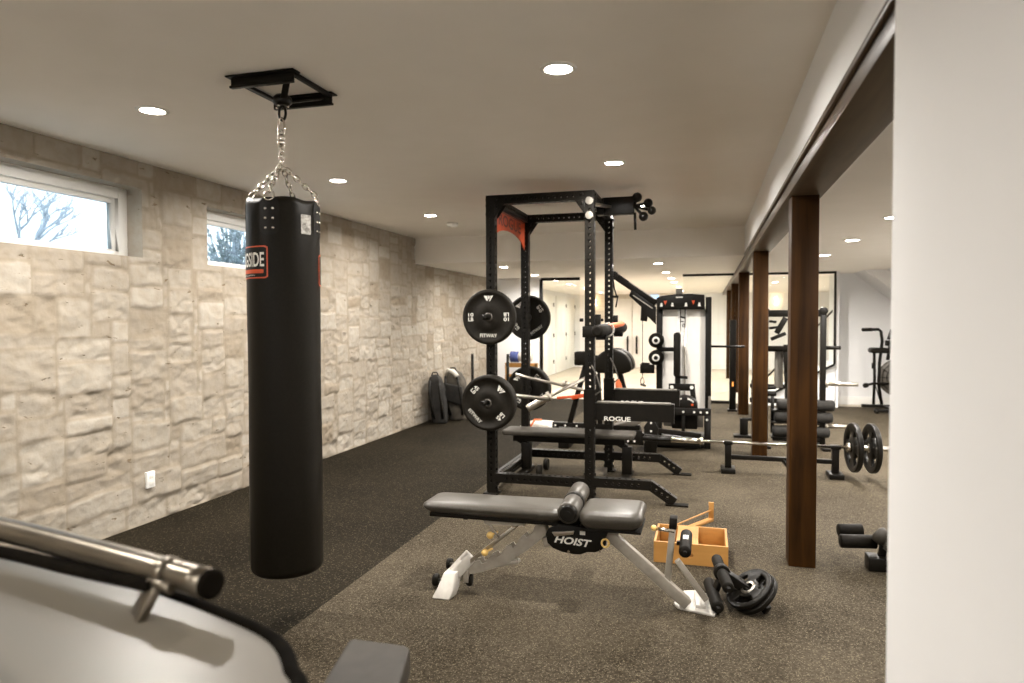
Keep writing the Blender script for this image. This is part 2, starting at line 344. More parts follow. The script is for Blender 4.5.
# stone wall: irregular ashlar with real relief
def stone_wall():
    rng = random.Random(11); cell = .052; y0, y1, z0, z1 = -2.5, YBK, 0., HC
    ny, nz = int((y1-y0)/cell)+4, int((z1-z0)/cell)+4
    grid = -np.ones((ny, nz), int); rects = []
    for j in range(nz):
        for i in range(ny):
            if grid[i, j] >= 0: continue
            hgt = rng.choice([2, 3, 3, 3, 4, 4, 5]); wid = rng.choice([3, 4, 4, 5, 5, 6, 6, 7, 8]); w_ = 0
            while w_ < wid and i+w_ < ny and grid[i+w_, j] < 0: w_ += 1
            rest = 0
            while i+w_+rest < ny and grid[i+w_+rest, j] < 0 and rest < 2: rest += 1
            if rest in (1, 2): w_ += rest
            if w_ <= 2: hgt = min(hgt, 2)
            if w_ == 3: hgt = min(hgt, 4)
            h_ = min(hgt, nz-j)
            grid[i:i+w_, j:j+h_] = len(rects)
            rects.append((i, j, w_, h_, rng.random(), rng.uniform(-.006, .010), rng.uniform(-.12, .12), rng.uniform(-.1, .1), rng.uniform(.3, 1)))
    dy, dz = .0165, .0145
    Y = np.arange(y0, y1+dy, dy); Z = np.linspace(z0, z1, int((z1-z0)/dz)+1)
    wins = [(2.62, 4.08, 1.915, 2.405), (4.75, 5.95, 1.915, 2.385)]
    for a, b, c, d in wins:
        for q in (a, b): Y[np.abs(Y-q).argmin()] = q
        for q in (c, d): Z[np.abs(Z-q).argmin()] = q
    NY, NZ = len(Y), len(Z); vs = []; colr = np.ones((NY*NZ, 4), np.float32)
    nz3 = noise.noise
    def hgt_at(y, z):
        wy = y+.020*nz3((y*4, z*4, 1.3)); wz = z+.022*nz3((y*4, z*4, 7.7))+.006*nz3((y*17, z*17, 3))
        i = min(max(int((wy-y0)/cell), 0), ny-1); j = min(max(int((wz-z0)/cell), 0), nz-1)
        r = rects[grid[i, j]]
        u = (wy-y0)/cell-r[0]; v = (wz-z0)/cell-r[1]
        e = min(u, r[2]-u, v, r[3]-v)*cell
        # rounded corners
        cu = min(u, r[2]-u)*cell; cv = min(v, r[3]-v)*cell
        if cu < .03 and cv < .03: e = min(e, .03-math.hypot(.03-cu, .03-cv))
        m_ = min(max((e-.004)/.012, 0), 1); m_ = m_*m_*(3-2*m_)
        rough = noise.turbulence((y*7+r[4]*30, z*9, r[4]*9), 4, False)
        crack = abs(nz3((y*5+r[4]*11, z*13, 5.1))); crack = max(0, .10-crack)/.10
        body = .007+r[5]+r[6]*(u/r[2]-.5)*.07+r[7]*(v/r[3]-.5)*.06+(rough-.5)*.016*r[8]-crack*.010*r[8]
        return m_*body+.002*nz3((y*20, z*20, 0)), r[4], 1-m_, crack*r[8]
    k = 0
    for i in range(NY):
        for j in range(NZ):
            h_, tone, mo, ck = hgt_at(Y[i], Z[j])
            for a, b, c, d in wins:
                if a-1e-6 <= Y[i] <= b+1e-6 and c-1e-6 <= Z[j] <= d+1e-6: h_ = 0
            if j == 0 or j == NZ-1: h_ = 0
            vs.append((XL+h_, Y[i], Z[j])); colr[k] = (tone, mo*.85, ck, 1); k += 1
    fc = []
    for i in range(NY-1):
        for j in range(NZ-1):
            yc, zc = (Y[i]+Y[i+1])/2, (Z[j]+Z[j+1])/2
            if any(a < yc < b and c < zc < d for a, b, c, d in wins): continue
            a = i*NZ+j; fc.append((a, a+NZ, a+NZ+1, a+1))
    n0 = len(vs); ext = []
    for a, b, c, d in wins:                       # reveals
        o = len(vs); X2 = XL-.24
        for y, z in ((a, c), (b, c), (b, d), (a, d)): vs.append((XL, y, z)); vs.append((X2, y, z)); ext += [(.8, .1, 0, 1)]*2
        for q in range(4): p = o+2*q; p2 = o+2*((q+1) % 4); fc.append((p, p2, p2+1, p+1))
    colr = np.vstack([colr, np.array(ext, np.float32)])
    # body behind
    me = bpy.data.meshes.new('wall_left'); me.from_pydata(vs, [], fc); me.update()
    ca = me.color_attributes.new('stone', 'FLOAT_COLOR', 'POINT'); ca.data.foreach_set('color', colr.ravel())
    for p in me.polygons: p.use_smooth = True
    me.materials.append(M['stone']); o = bpy.data.objects.new('wall_left', me); COL.objects.link(o); struct(o)
    return wins
wins = stone_wall()
# outer skin so that no sky leaks in around the windows
w = MB()
ylim = [-2.6, 2.62, 4.08, 4.75, 5.95, 21.5]
for a, b in ((-2.6, 2.60), (4.10, 4.73), (5.97, YBK+.1)): w.box((XL-.24, a, -.1), (XL-.06, b, HC+.1))
for a, b, c, d in wins: w.box((XL-.24, a-.02, -.1), (XL-.06, b+.02, c-.012)); w.box((XL-.24, a-.02, d+.012), (XL-.06, b+.02, HC+.1))
struct(w.build('wall_left_core', 'stone'))
def window(i, a, b, c, d, muntin):
    t = bpy.data.objects.new('window_%d' % i, None); COL.objects.link(t); t.location = (XL-.17, a, c); ORG[t.name] = V(t.location); struct(t)
    x0, x1 = XL-.215, XL-.13; g = MB(); fw = .075
    g.box((x0, a, c), (x1, a+fw, d)); g.box((x0, b-fw, c), (x1, b, d)); g.box((x0, a+fw, c), (x1, b-fw, c+.04)); g.box((x0, a+fw, d-fw), (x1, b-fw, d))
    g.build('window_frame', 'trimwhite', t, bevel=.004)
    s_ = MB(); fw2 = fw+.035; xa, xb = XL-.20, XL-.16
    s_.box((xa, a+fw, c+.04), (xb, a+fw2, d-fw)); s_.box((xa, b-fw2, c+.04), (xb, b-fw, d-fw)); s_.box((xa, a+fw2, c+.04), (xb, b-fw2, c+.055)); s_.box((xa, a+fw2, d-fw2), (xb, b-fw2, d-fw))
    s_.build('window_sash', 'trimwhite', t, bevel=.003)
    MB().box((XL-.182, a+fw2, c+.055), (XL-.178, b-fw2, d-fw2)).build('window_pane', 'glass', t)
for i, wn in enumerate(wins): window(i+1, *wn, i)
# outlet on the stone wall
t = thing('wall_outlet', 'small white wall outlet plate low on the stone wall', 'outlet', (XL+.02, 4.09, .25))
MB().box((XL+.0, 4.055, .255), (XL+.026, 4.13, .372)).build('cover_plate', 'trimwhite', t, bevel=.004)
p = MB()
for zz in (.285, .335): p.box((XL+.026, 4.075, zz-.012), (XL+.029, 4.108, zz+.016))
p.each('socket', 'ink', t, bevel=.002)

# wood posts
nP = 5
desc = ['dark stained square wood post nearest the camera, rising to the beam', 'second square wood post back, behind the barbell stand', 'third wood post back, right of the cream weight machine',
        'fourth wood post, partly behind a slim black column', 'fifth wood post, standing on the pale wood floor', 'farthest wood post, against the far white wall']
for i in range(nP):
    y = 4.35+3.40*i; o = MB().box((.474, y, 0), (.624, y+.155, 2.18)).build('wood_post', 'post', bevel=.004)
    tag(o, desc[i], 'post', 'wood posts under the boxed beam')

# glass partition frames
def bframe(name, label, pts, y, w=.05, cat='glass partition', pane=None):
    t = thing(name, label, cat, (pts[0][0], y, 0)); g = MB()
    for a, b in zip(pts, pts[1:]): g.bar((a[0], y, a[1]), (b[0], y, b[1]), w if a[0] == b[0] else .045, w, up=V((0, 0, 1)))
    g.build('frame', 'black', t, bevel=.003)
    if pane: MB().prism(pane, XZ(y), -.004, .004).build('glass_pane', 'glass', t)
bframe('glass_partition', 'black-framed glass panel in front of white closet doors', [(-2.965, .02), (-2.965, 2.22), (-2.24, 2.22)], 12.58, .06, pane=[(-2.965, .02), (-2.24, .02), (-2.24, 2.22), (-2.965, 2.22)])
bframe('glass_partition', 'long black-framed glass partition behind the row of posts', [(.47, .025), (-.40, .025)], 12.58, .05, pane=[(-.40, .03), (.47, .03), (.47, 2.22), (-.40, 2.22)])
o = MB().box((-.40, 12.3, 2.205), (.44, 12.35, 2.245)).box((.66, 12.3, 2.205), (2.03, 12.35, 2.243)).build('ceiling_track', 'black')
tag(o, 'thin black ceiling track running across above the far glass partition', 'track')
bframe('stair_guard', 'black-edged glass stair guard beside the white back wall', [(.70, 2.232), (2.03, 2.232), (2.03, .717), (.75, .05)], 12.4, .035, 'stair guard', pane=[(.70, .05), (.75, .05), (2.03, .717), (2.03, 2.18), (.70, 2.18)])
g = thing('stair_handrail', 'dark sloping handrail seen through the glass stair guard', 'handrail', (1.2, 12.75, 0))
MB().bar((1.0, 12.75, .45), (2.1, 12.75, 1.66), .025, .03).build('rail', 'black', g, bevel=.004)
MB().bar((1.0, 12.75, 0), (1.0, 12.75, .47), .03, .03).bar((1.9, 12.75, .5), (1.9, 12.75, 1.42), .03, .03).each('baluster', 'black', g)
struct(MB().prism([(.75, 0), (2.06, 0), (2.06, .70), (.75, .02)], XZ(0), 12.46, 12.56).build('trim_7', 'white'))
st = MB()
for k in range(7): st.box((.85+.19*k, 12.62, 0), (2.05, 13.5, .10+.105*k))
struct(st.build('trim_4', 'white', bevel=.004))

# closet doors on the far left wall
for i, ya in enumerate((12.95, 14.9, 16.9, 18.6, 20.0)):
    yb = ya+(1.25 if i > 1 else 1.75); xx = XL-.1+.045; t = bpy.data.objects.new('door_%d' % (i+1), None); COL.objects.link(t); t.location = (xx, ya, 0); ORG[t.name] = V(t.location); struct(t)
    d = MB().box((XL-.1, ya, .01), (xx, yb, 2.12)); d.build('door_leaf', 'trimwhite', t, bevel=.003)
    r = MB()
    for z0, z1 in ((.15, .95), (1.08, 2.0)):
        for a, b in ((ya+.12, (ya+yb)/2-.05), ((ya+yb)/2+.05, yb-.12)):
            r.box((xx, a, z0), (xx+.006, b, z0+.03)); r.box((xx, a, z1-.03), (xx+.006, b, z1)); r.box((xx, a, z0), (xx+.006, a+.03, z1)); r.box((xx, b-.03, z0), (xx+.006, b, z1))
    r.build('door_panel', 'trimwhite', t, bevel=.002)
    h = MB()
    for zz in (.3, 1.0, 1.82): h.box((xx, yb-.02, zz), (xx+.02, yb+.03, zz+.10))
    h.each('hinge', 'black', t)
# far brick wall: window and double-door pulls, sconces
t = bpy.data.objects.new('window_3', None); COL.objects.link(t); t.location = (-1.6, 21.2, 2.0); ORG[t.name] = V(t.location); struct(t)
MB().box((-1.85, 21.2, 2.02), (-1.36, 21.26, 2.05)).box((-1.85, 21.2, 2.20), (-1.36, 21.26, 2.23)).box((-1.85, 21.2, 2.05), (-1.82, 21.26, 2.2)).box((-1.39, 21.2, 2.05), (-1.36, 21.26, 2.2)).build('window_frame', 'trimwhite', t)
MS = mat('daylit_sky_pane', (.3, .5, .7), .3, emit=(.25, .48, .75), es=1.4); M['skypane'] = MS
MB().box((-1.82, 21.22, 2.05), (-1.39, 21.24, 2.2)).build('window_pane', 'skypane', t)
t = bpy.data.objects.new('door_6', None); COL.objects.link(t); t.location = (-2.2, 21.2, 0); ORG[t.name] = V(t.location); struct(t)
MB().box((-2.95, 21.2, .01), (-2.18, 21.26, 2.1)).build('door_leaf', 'cream', t, bevel=.003)
MB().box((-2.16, 21.2, .01), (-1.40, 21.26, 2.1)).build('door_leaf', 'cream', t, bevel=.003)
for xx in (-2.30, -2.03): MB().tube([(xx, 21.2, .45), (xx, 21.13, .47), (xx, 21.13, .93), (xx, 21.2, .95)], .03).build('door_handle', 'black', t)
def sconce(x, y, label):
    t = thing('wall_sconce', label, 'sconce', (x, y, 1.85), 'sconces in the far room')
    MB().box((x-.05, y-.02, 1.92), (x+.05, y, 2.06)).build('back_plate', 'blacksatin', t, bevel=.004)
    MB().lathe((x, y-.07, 1.90), (x, y-.07, 2.08), [(0, .045), (.5, .028), (1, .045)], 16).build('shade', 'amberlamp', t)
M['amberlamp'] = mat('sconce_glass', (1, .8, .6), .5, emit=(1, .72, .42), es=9)
sconce(-3.30, 21.26, 'glowing wall sconce beside the white closet doors')
sconce(1.92, 21.3, 'glowing wall sconce seen through the stair glass')

# recessed lights
def can(x, y, z, power, label, group):
    t = thing('recessed_light', label, 'ceiling light', (x, y, z), group)
    n = 32; g = MB()
    g.lathe((x, y, z-.006), (x, y, z), [(0, .062), (0, .078), (.6, .084), (1, .085)], n, cap=False).build('trim_ring', 'trimwhite', t)
    MB().lathe((x, y, z-.004), (x, y, z-.001), [(0, .062), (1, .062)], n).build('diffuser', 'lamp', t)
    L = bpy.data.lights.new('downlight', 'AREA'); L.shape = 'DISK'; L.size = .12; L.energy = power; L.color = (1., .948, .885); L.spread = math.radians(165)
    lo = bpy.data.objects.new('downlight', L); COL.objects.link(lo); lo.parent = t; lo.location = (0, 0, -.012); return t
row = {(-.65): 'right', (-2.875): 'left'}
words = {3.1: 'nearest visible', 5.05: 'middle', 7.0: 'farthest'}
PW = 30
for x in (-.65, -2.875):
    for y in ((-1.3, 3.1, 5.05, 7.0) if x > -1 else (-.9, 1.15, 3.1, 5.05, 7.0)):
        wd = words.get(y); s_ = row[x]
        lab = ('round recessed light in the higher ceiling, %s in the %s row' % (wd, s_)) if wd else 'round recessed light in the higher ceiling behind the camera'
        can(x, y, HC,  PW*(.6 if y == 1.15 else 1), lab, 'recessed lights in the higher ceiling')
    for k, y in enumerate((9.8, 11.7, 13.4, 14.8, 17.0, 19.5)):
        can(x, y, HL, PW*(.75 if y < 12.5 else .6), 'small recessed light in the lower ceiling, number %s back in the %s row' % (['one', 'two', 'three', 'four', 'five', 'six'][k], row[x]), 'recessed lights in the lower far ceiling')
for k, y in enumerate((1.2, 2.8, 4.4, 5.94, 7.53, 9.17, 11.0, 15.5, 18.5)):
    can(1.38, y, HL, PW*(1.4 if y > 6.5 else .55), 'recessed light in the ceiling right of the posts, %s' % ('out of view near the wall' if k < 3 else ['cut by the near white wall', 'largest one fully visible', 'just right of the nearest post', 'hidden behind the nearest post', 'beyond the stair glass', 'farthest beyond the stair glass'][k-3]), 'recessed lights right of the posts')
for y in (6.5, 8.2):  # extra unseen lights, added to brighten the back wall of the right bay
    can(2.75, y, HL, PW*1.1, 'added fill light in the ceiling, unseen behind the near white wall', 'added fill lights hidden right of the near wall')
t = thing('smoke_detector', 'round white smoke detector on the ceiling near the bulkhead', 'smoke detector', (-2.855, 7.62, HC))
MB().lathe((-2.855, 7.62, HC-.045), (-2.855, 7.62, HC), [(0, .05), (.3, .065), (1, .07)], 24).build('housing', 'trimwhite', t)
MB().lathe((-2.855, 7.62, HC-.052), (-2.855, 7.62, HC-.044), [(0, .03), (1, .035)], 20).build('sensor_cap', 'cream', t)

EXPO = 0.88
M['padgrey'] = noisy(mat('dark_grey_pad', (.05, .045, .037), .55, spec=.25), (.034, .029, .0225), (.042, .036, .028), 20)
M['rimblack'] = noisy(mat('matte_black_edging', (.006, .005, .003), .9, spec=.04), (.004, .003, .002), (.007, .0055, .0035), 20)
M['panelgrey'] = noisy(mat('frosted_grey_panel', (.25,.22,.18), .38, spec=.5), (.135, .118, .092), (.16, .142, .113), 2)
M['gunmetal'] = noisy(mat('dull_chrome', (.3,.28,.24), .3, 1.), (.17, .15, .12), (.22, .195, .16), 6)
UP = V((0, 0, 1))
# ================================================================== heavy bag and its ceiling mount
t = thing('ceiling_bag_mount', 'black steel bracket on the ceiling that the heavy bag hangs from', 'ceiling mount', (-1.97, 2.95, 2.594))
cx, cy, zt = -1.968, 2.95, 2.592
g = MB()
for s in (-1, 1):
    y = cy+s*.165; g.box((cx-.165, y-.006, zt-.05), (cx+.165, y+.006, zt)); g.box((cx-.18, y-.03, zt-.007), (cx+.18, y+.03, zt)); g.box((cx-.165, y-.018 if s < 0 else y-.006, zt-.055), (cx+.165, y+.006 if s < 0 else y+.018, zt-.044))
g.each('channel', 'black', t, bevel=.002)
g = MB()
for s in (-1, 1): g.box((cx+s*.155-.012, cy-.16, zt-.02), (cx+s*.155+.012, cy+.16, zt-.002))
g.each('cross_bar', 'black', t, bevel=.002)
g = MB(); hub = V((-1.945, 2.905, 2.50))
for sx in (-1, 1):
    for sy in (-1, 1): g.bar((cx+sx*.12, cy+sy*.15, zt-.03), hub+V((sx*.02, sy*.02, 0)), .03, .008)
g.each('support_arm', 'black', t, bevel=.002)
MB().lathe(hub-V((0, 0, .02)), hub+V((0, 0, .03)), [(0, .03), (.3, .045), (.7, .045), (1, .03)], 20).build('hub', 'blacksatin', t)
MB().bolts([hub+V((.03*math.cos(a), .03*math.sin(a), -.022)) for a in (0, 1.57, 3.14, 4.7)], (0, 0, -1), .007, .008).each('bolt', 'chrome', t)
def ring(c, a, b, n=20):                 # ellipse of points spanned by a and b
    return [V(c)+V(a)*math.cos(2*PI*k/n)+V(b)*math.sin(2*PI*k/n) for k in range(n)]
MB().tube(ring((-1.945, 2.905, 2.445), (.018, 0, 0), (0, 0, .033)), .0065, 8, True).build('eye_bolt', 'blacksatin', t)
BX, BY, BR, BT, BB = -1.945, 2.90, .167, 2.022, .262
bag = thing('heavy_bag', 'tall black leather heavy punching bag hanging by chains', 'punching bag', (BX, BY, BB))
prof = [(0, .01), (.0, BR-.03), (.003, BR-.012), (.010, BR-.002), (.02, BR), (.25, BR+.001), (.5, BR-.001), (.75, BR), (.955, BR), (.985, BR-.003), (1.0, BR-.006), (1.0, BR-.018), (.985, BR-.022), (.97, .02)]
mb = MB().lathe((BX, BY, BB), (BX, BY, BT), prof, 64, cap=False)
vv = []
for (x, y, z) in mb.v:
    a = math.atan2(y-BY, x-BX); k = .0022*noise.noise((math.cos(a)*2.2, math.sin(a)*2.2, z*3.5))+.0012*noise.noise((math.cos(a)*7, math.sin(a)*7, z*9))
    top = max(0, (z-1.97)/.06); k += .006*top*math.sin(a*8+1)
    r = math.hypot(x-BX, y-BY); f_ = (r+k)/r if r > .05 else 1; vv.append((BX+(x-BX)*f_, BY+(y-BY)*f_, z+top*.006*math.sin(a*5)))
mb.v = vv; mb.build('bag_body', 'leather', bag)
def on_bag(a0, zc, off=.002): return lambda u, v, d: (BX+(BR+off)*math.cos(a0+u/BR), BY+(BR+off)*math.sin(a0+u/BR), zc+v)
def bag_patch(name, a0, zc, w_, h_, m_, off, r=.004, parent=None, n=20):
    g = MB(); f_ = on_bag(a0, zc, off); pts = rrect(w_, h_, min(r, w_/2-.0005, h_/2-.0005), 5)
    # grid strips so the patch follows the curve
    vs = []; fs_ = []
    for i in range(n+1):
        u = -w_/2+w_*i/n; hh = h_/2
        if w_/2-abs(u) < r: q = r-(w_/2-abs(u)); hh = h_/2-r+math.sqrt(max(r*r-q*q, 0))
        vs += [f_(u, -hh, 0), f_(u, hh, 0)]
    for i in range(n): fs_.append((2*i, 2*i+2, 2*i+3, 2*i+1))
    g.add(vs, fs_, True); return g.build(name, m_, parent)
va = math.atan2(-BY, -BX)    # towards the camera
lab_a = va-1.17
lb = bag_patch('logo_patch', lab_a, 1.728, .252, .148, 'red', .0025, .006, bag)
bag_patch('patch_field', lab_a, 1.728, .240, .136, 'black', .0032, .005, lb)
bag_patch('patch_stripe', lab_a, 1.686, .212, .018, 'red', .0040, .002, lb)
tx = MB(); text(tx, 'RINGSIDE', on_bag(lab_a, 1.740, .0042), w=.218, h=.066, bold=.015); tx.build('patch_lettering', 'ink', lb)
tx = MB(); f1 = on_bag(lab_a, 1.668, .0042); text(tx, 'BOXING EQUIPMENT', f1, w=.12, h=.008); tx.build('patch_lettering', 'ink', lb)
lb2 = bag_patch('logo_patch', va+1.80, 1.70, .20, .148, 'red', .0025, .006, bag)
bag_patch('patch_field', va+1.80, 1.70, .188, .136, 'black', .0032, .005, lb2)
bag_patch('warning_label', va+.64, 1.905, .055, .090, 'label', .0025, .004, bag)
for k in range(4):
    a = va-.37+k*PI/2
    sp = bag_patch('hanging_strap', a, 1.935, .092, .17, 'black', .003, .035, bag)
    rv = MB()
    for i in (-1, 1):
        for j in (-1, 0, 1):
            p = V(on_bag(a, 1.925+j*.044, .003)(i*.017, 0, 0)); n_ = V((p.x-BX, p.y-BY, 0)).normalized(); rv.lathe(p-n_*.002, p+n_*.005, [(0, .0075), (.6, .0065), (1, .003)], 12)
    rv.each('rivet', 'chrome', sp)
    rad = V((math.cos(a), math.sin(a), 0)); tg = V((-rad.y, rad.x, 0)); c = V((BX, BY, 2.028))+rad*(BR-.002)
    MB().tube(ring(c, tg*.024, rad*-.006+UP*.022), .004, 8, True).build('ring', 'chrome', bag)
    # chain from ring up to the swivel
    P0 = c+UP*.02-rad*.004; P1 = V((BX-.004, BY, 2.20)); L = (P1-P0).length; d = (P1-P0)/L; n_ = int(L/.028); step = L/n_; sd = d.cross(UP).normalized(); up2 = sd.cross(d).normalized()
    ch = MB()
    for i in range(n_):
        m_ = P0+d*(step*(i+.5)); s_ = sd if i % 2 else up2; ch.tube(ring(m_, d*(step*.68), s_*.0115, 12), .0036, 6, True)
    ch.build('chain', 'chrome', bag)
ch = MB(); zz = 2.205; i = 0
while zz < 2.34:
    ch.tube(ring((BX-.004, BY, zz+.011), (0, 0, .0190), (.013, 0, 0) if i % 2 else (0, .013, 0), 12), .0042, 6, True); zz += .026; i += 1
ch.build('chain', 'chrome', bag)
MB().lathe((BX-.004, BY, 2.29), (BX-.004, BY, 2.345), [(0, .010), (.2, .018), (.45, .018), (.5, .009), (.6, .018), (.85, .018), (1, .01)], 16).build('swivel', 'chrome', bag)
MB().tube(ring((BX-.004, BY+.002, 2.378), (.016, 0, 0), (0, 0, .045)), .0048, 8, True).build('snap_hook', 'chrome', bag)

# ================================================================== power rack
YF, YR = 5.555, 6.68; XA, XB = -1.735, -.905; HT = 2.495
rack = thing('power_rack', 'tall black perforated-steel power rack with a red nameplate', 'power rack', ((XA+XB)/2, 6.1, 0))
for x in (XA, XB):
    for y in (YF, YR):
        u = MB().perf((x, y, .012), (x, y, HT), .075, pitch=.0508, r=.0125, up=V((0, 1, 0))).build('upright', 'black', rack)
        MB().box((x-.065, y-.06, 0), (x+.065, y+.06, .012)).build('base_plate', 'black', u, bevel=.002)
        b = MB(); zz = [.05, .1, .16, .21, HT-.03, HT-.08, HT-.15]
        b.bolts([(x-.0375, y, z) for z in zz], (-1, 0, 0)); b.bolts([(x+.0375, y, z) for z in zz], (1, 0, 0)); b.each('bolt', 'blacksatin', u)
for y in (YF, YR):
    MB().perf((XA+.0375, y, HT-.0375), (XB-.0375, y, HT-.0375), .075, pitch=.0508).build('top_crossmember', 'black', rack)
    # low side bar with the long stabilising foot to the right
    MB().perf((XA+.0375, y, .14), (XB-.0375, y, .14), .075, pitch=.0508).build('lower_crossmember', 'black', rack)
    ft = MB().perf((XB+.0375, y, .15), (-.415, y, .15), .075, pitch=.0508)
    ft.perf((-.43, y, .155), (-.235, y, .026), .062, .075, pitch=.0508, margin=.02)
    ft.box((-.30, y-.04, 0), (-.13, y+.04, .012)); ft.build('front_foot', 'black', rack)
    for x in (XA, XB):
        s_ = 1 if x == XA else -1
        g = MB().prism([(x+s_*.038, HT-.075), (x+s_*.12, HT-.075), (x+s_*.038, HT-.19)], XZ(y), -.042, -.036); g.prism([(x+s_*.038, HT-.075), (x+s_*.12, HT-.075), (x+s_*.038, HT-.19)], XZ(y), .036, .042)
        g.bolts([(x+s_*.06, y-.042, HT-.1), (x+s_*.06, y-.042, HT-.03)], (0, -1, 0)); g.each('gusset', 'blacksatin', rack, bevel=.002)
MB().perf((XA, YF+.0375, HT-.0375), (XA, YR-.0375, HT-.0375), .075, pitch=.0508).build('top_crossmember', 'black', rack)
MB().perf((XB, YF+.0375, HT-.0375), (XB, YR-.0375, HT-.0375), .075, pitch=.0508).build('top_crossmember', 'black', rack)
MB().perf((XA, YF+.0375, .10), (XA, YR-.0375, .10), .075, pitch=.0508).build('lower_crossmember', 'black', rack)
# bolt-head discs at the top of the right front upright
MB().cyl((XB, YF-.0375, HT-.085), (XB, YF-.055, HT-.085), .032, n=24).cyl((XB, YF-.0375, HT-.20), (XB, YF-.055, HT-.20), .032, n=24).each('hinge_cap', 'greypanel', rack, bevel=.003)
# nameplate with arched lower edge
y0, y1 = YF+.04, YR-.04; pl = [(y0, HT-.08), (y0, HT-.345)]
for k in range(1, 16):
    q = PI*k/16; pl.append(((y0+y1)/2-(y1-y0)*.46*math.cos(q), HT-.345+.115*math.sin(q)))
pl += [(y1, HT-.345), (y1, HT-.08)]
npl = MB().prism(pl, lambda u, v, d: (XA+d, u, v), -.004, .004).build('nameplate', 'red', rack)
tx = MB(); text(tx, 'ROGUE', lambda u, v, d: (XA+.0055, (y0+y1)/2+u, HT-.155+v), w=.74, h=.105, bold=.02); tx.build('nameplate_lettering', 'darkred', npl)
npl2 = MB().prism([(y0+.05, HT-.085), (y1-.05, HT-.085), (y1-.05, HT-.095), (y0+.05, HT-.095)], lambda u, v, d: (XA+d, u, v), -.006, .006).build('nameplate_edge', 'darkred', npl)
# pull-up bracket with globe grips
pb = MB().box((XB+.04, 5.96, 2.36), (-.60, 6.035, 2.508)).box((XB-.01, 5.94, 2.36), (XB+.05, 6.05, 2.50)); pb.build('pull_up_bracket', 'black', rack, bevel=.004)
for p, r in (((-.575, 5.99, 2.50), .042), ((-.485, 6.02, 2.452), .040), ((-.452, 6.0, 2.385), .036), ((-.52, 5.98, 2.335), .040)):
    gl = MB().sphere(p, r); gl.cyl(p, (-.60, 5.995, 2.43), .012, n=10); gl.build('globe_grip', 'blacksatin', rack)
MB().cyl((-.592, 5.98, 2.37), (-.588, 5.98, 2.225), .011).build('hanging_peg', 'black', rack)
MB().bar((XB, YF+.05, 2.40), (XB+.1, 6.0, 2.43), .05, .02).build('pull_up_brace', 'steel', rack, bevel=.002)
# j-cups
for y in (YF, YR):
    j = MB().box((XB-.055, y-.05, 1.32), (XB+.05, y+.05, 1.41)); j.box((XB+.05, y-.035, 1.30), (XB+.13, y+.035, 1.335)); j.box((XB+.105, y-.035, 1.335), (XB+.13, y+.035, 1.40)); j.box((XB+.045, y-.03, 1.41), (XB+.085, y+.03, 1.505))
    j.cyl((XB-.055, y, 1.46), (XB-.085, y, 1.46), .014); j.build('bar_cup', 'black', rack, bevel=.005)
# spotter arms with lettering
for y in (YF, YR):
    a = MB().perf((XB+.0375, y, .725), (-.25, y, .725), .07, .135, pitch=.0762, r=.012, faces=(1, 3)); a.box((-.262, y-.04, .645), (-.24, y+.04, .80))
    a.box((XB-.045, y-.047, .60), (XB+.047, y-.038, .90)); a.box((XB-.045, y+.038, .60), (XB+.047, y+.047, .90)); o = a.build('spotter_arm', 'black', rack)
    MB().box((XB+.06, y-.03, .7925), (-.265, y+.03, .806)).build('liner', 'greypanel', o, bevel=.002)
    tx = MB(); text(tx, 'ROGUE', lambda u, v, d: (-.68+u, y-.0362, .672+v), w=.21, h=.036, bold=.02); tx.build('arm_lettering', 'ink', o)
    MB().tube([(XB+.05, y-.05, .86), (XB+.10, y-.055, .90), (XB+.06, y-.055, 1.02), (XB+.02, y-.05, 1.10)], .006, 8).build('lanyard', 'greypanel', o)
# storage pegs
for y, s_ in ((YF, -1), (YR, 1)):
    for z in (1.487, .79 if s_ < 0 else .768):
        MB().cyl((XA, y+s_*.03, z), (XA, y+s_*.30, z), .022, n=20).lathe((XA, y+s_*.036, z), (XA, y+s_*.06, z), [(0, .045), (1, .045)], 20).build('storage_peg', 'blacksatin', rack)
# hanging strap
o = MB().tube([(XB+.04, 6.63, 1.98), (XB+.045, 6.60, 1.88), (XB+.06, 6.60, 1.76), (XB+.09, 6.6, 1.66), (XB+.075, 6.6, 1.58)], .007, 8).bar((XB+.02, 6.6, 1.68), (XB+.10, 6.6, 1.68), .02, .02).build('hanging_strap', 'black')
tag(o, 'thin black strap with a toggle hanging on the right rear rack upright', 'strap')
# padded roll lying in the cups
t = thing('padded_bar', 'black padded roll with an orange stripe resting in the rack cups', 'padded roll', (XB+.09, 6.1, 1.335))
MB().lathe((XB+.095, 5.30, 1.375), (XB+.095, 6.95, 1.385), [(0, .03), (.01, .048), (.30, .052), (.31, .03), (.62, .03), (.63, .055), (.97, .055), (.99, .045), (1, .03)], 24).build('roll', 'foam', t)
MB().lathe((XB+.095, 5.82, 1.40), (XB+.15, 6.55, 1.425), [(0, .02), (.05, .026), (.9, .024), (1, .016)], 14).build('orange_cover', 'orange', t)
MB().tube(ring((XB+.095, 5.9, 1.377), (.052, 0, 0), (0, 0, .055)), .008, 6, True).build('binding', 'label', t)

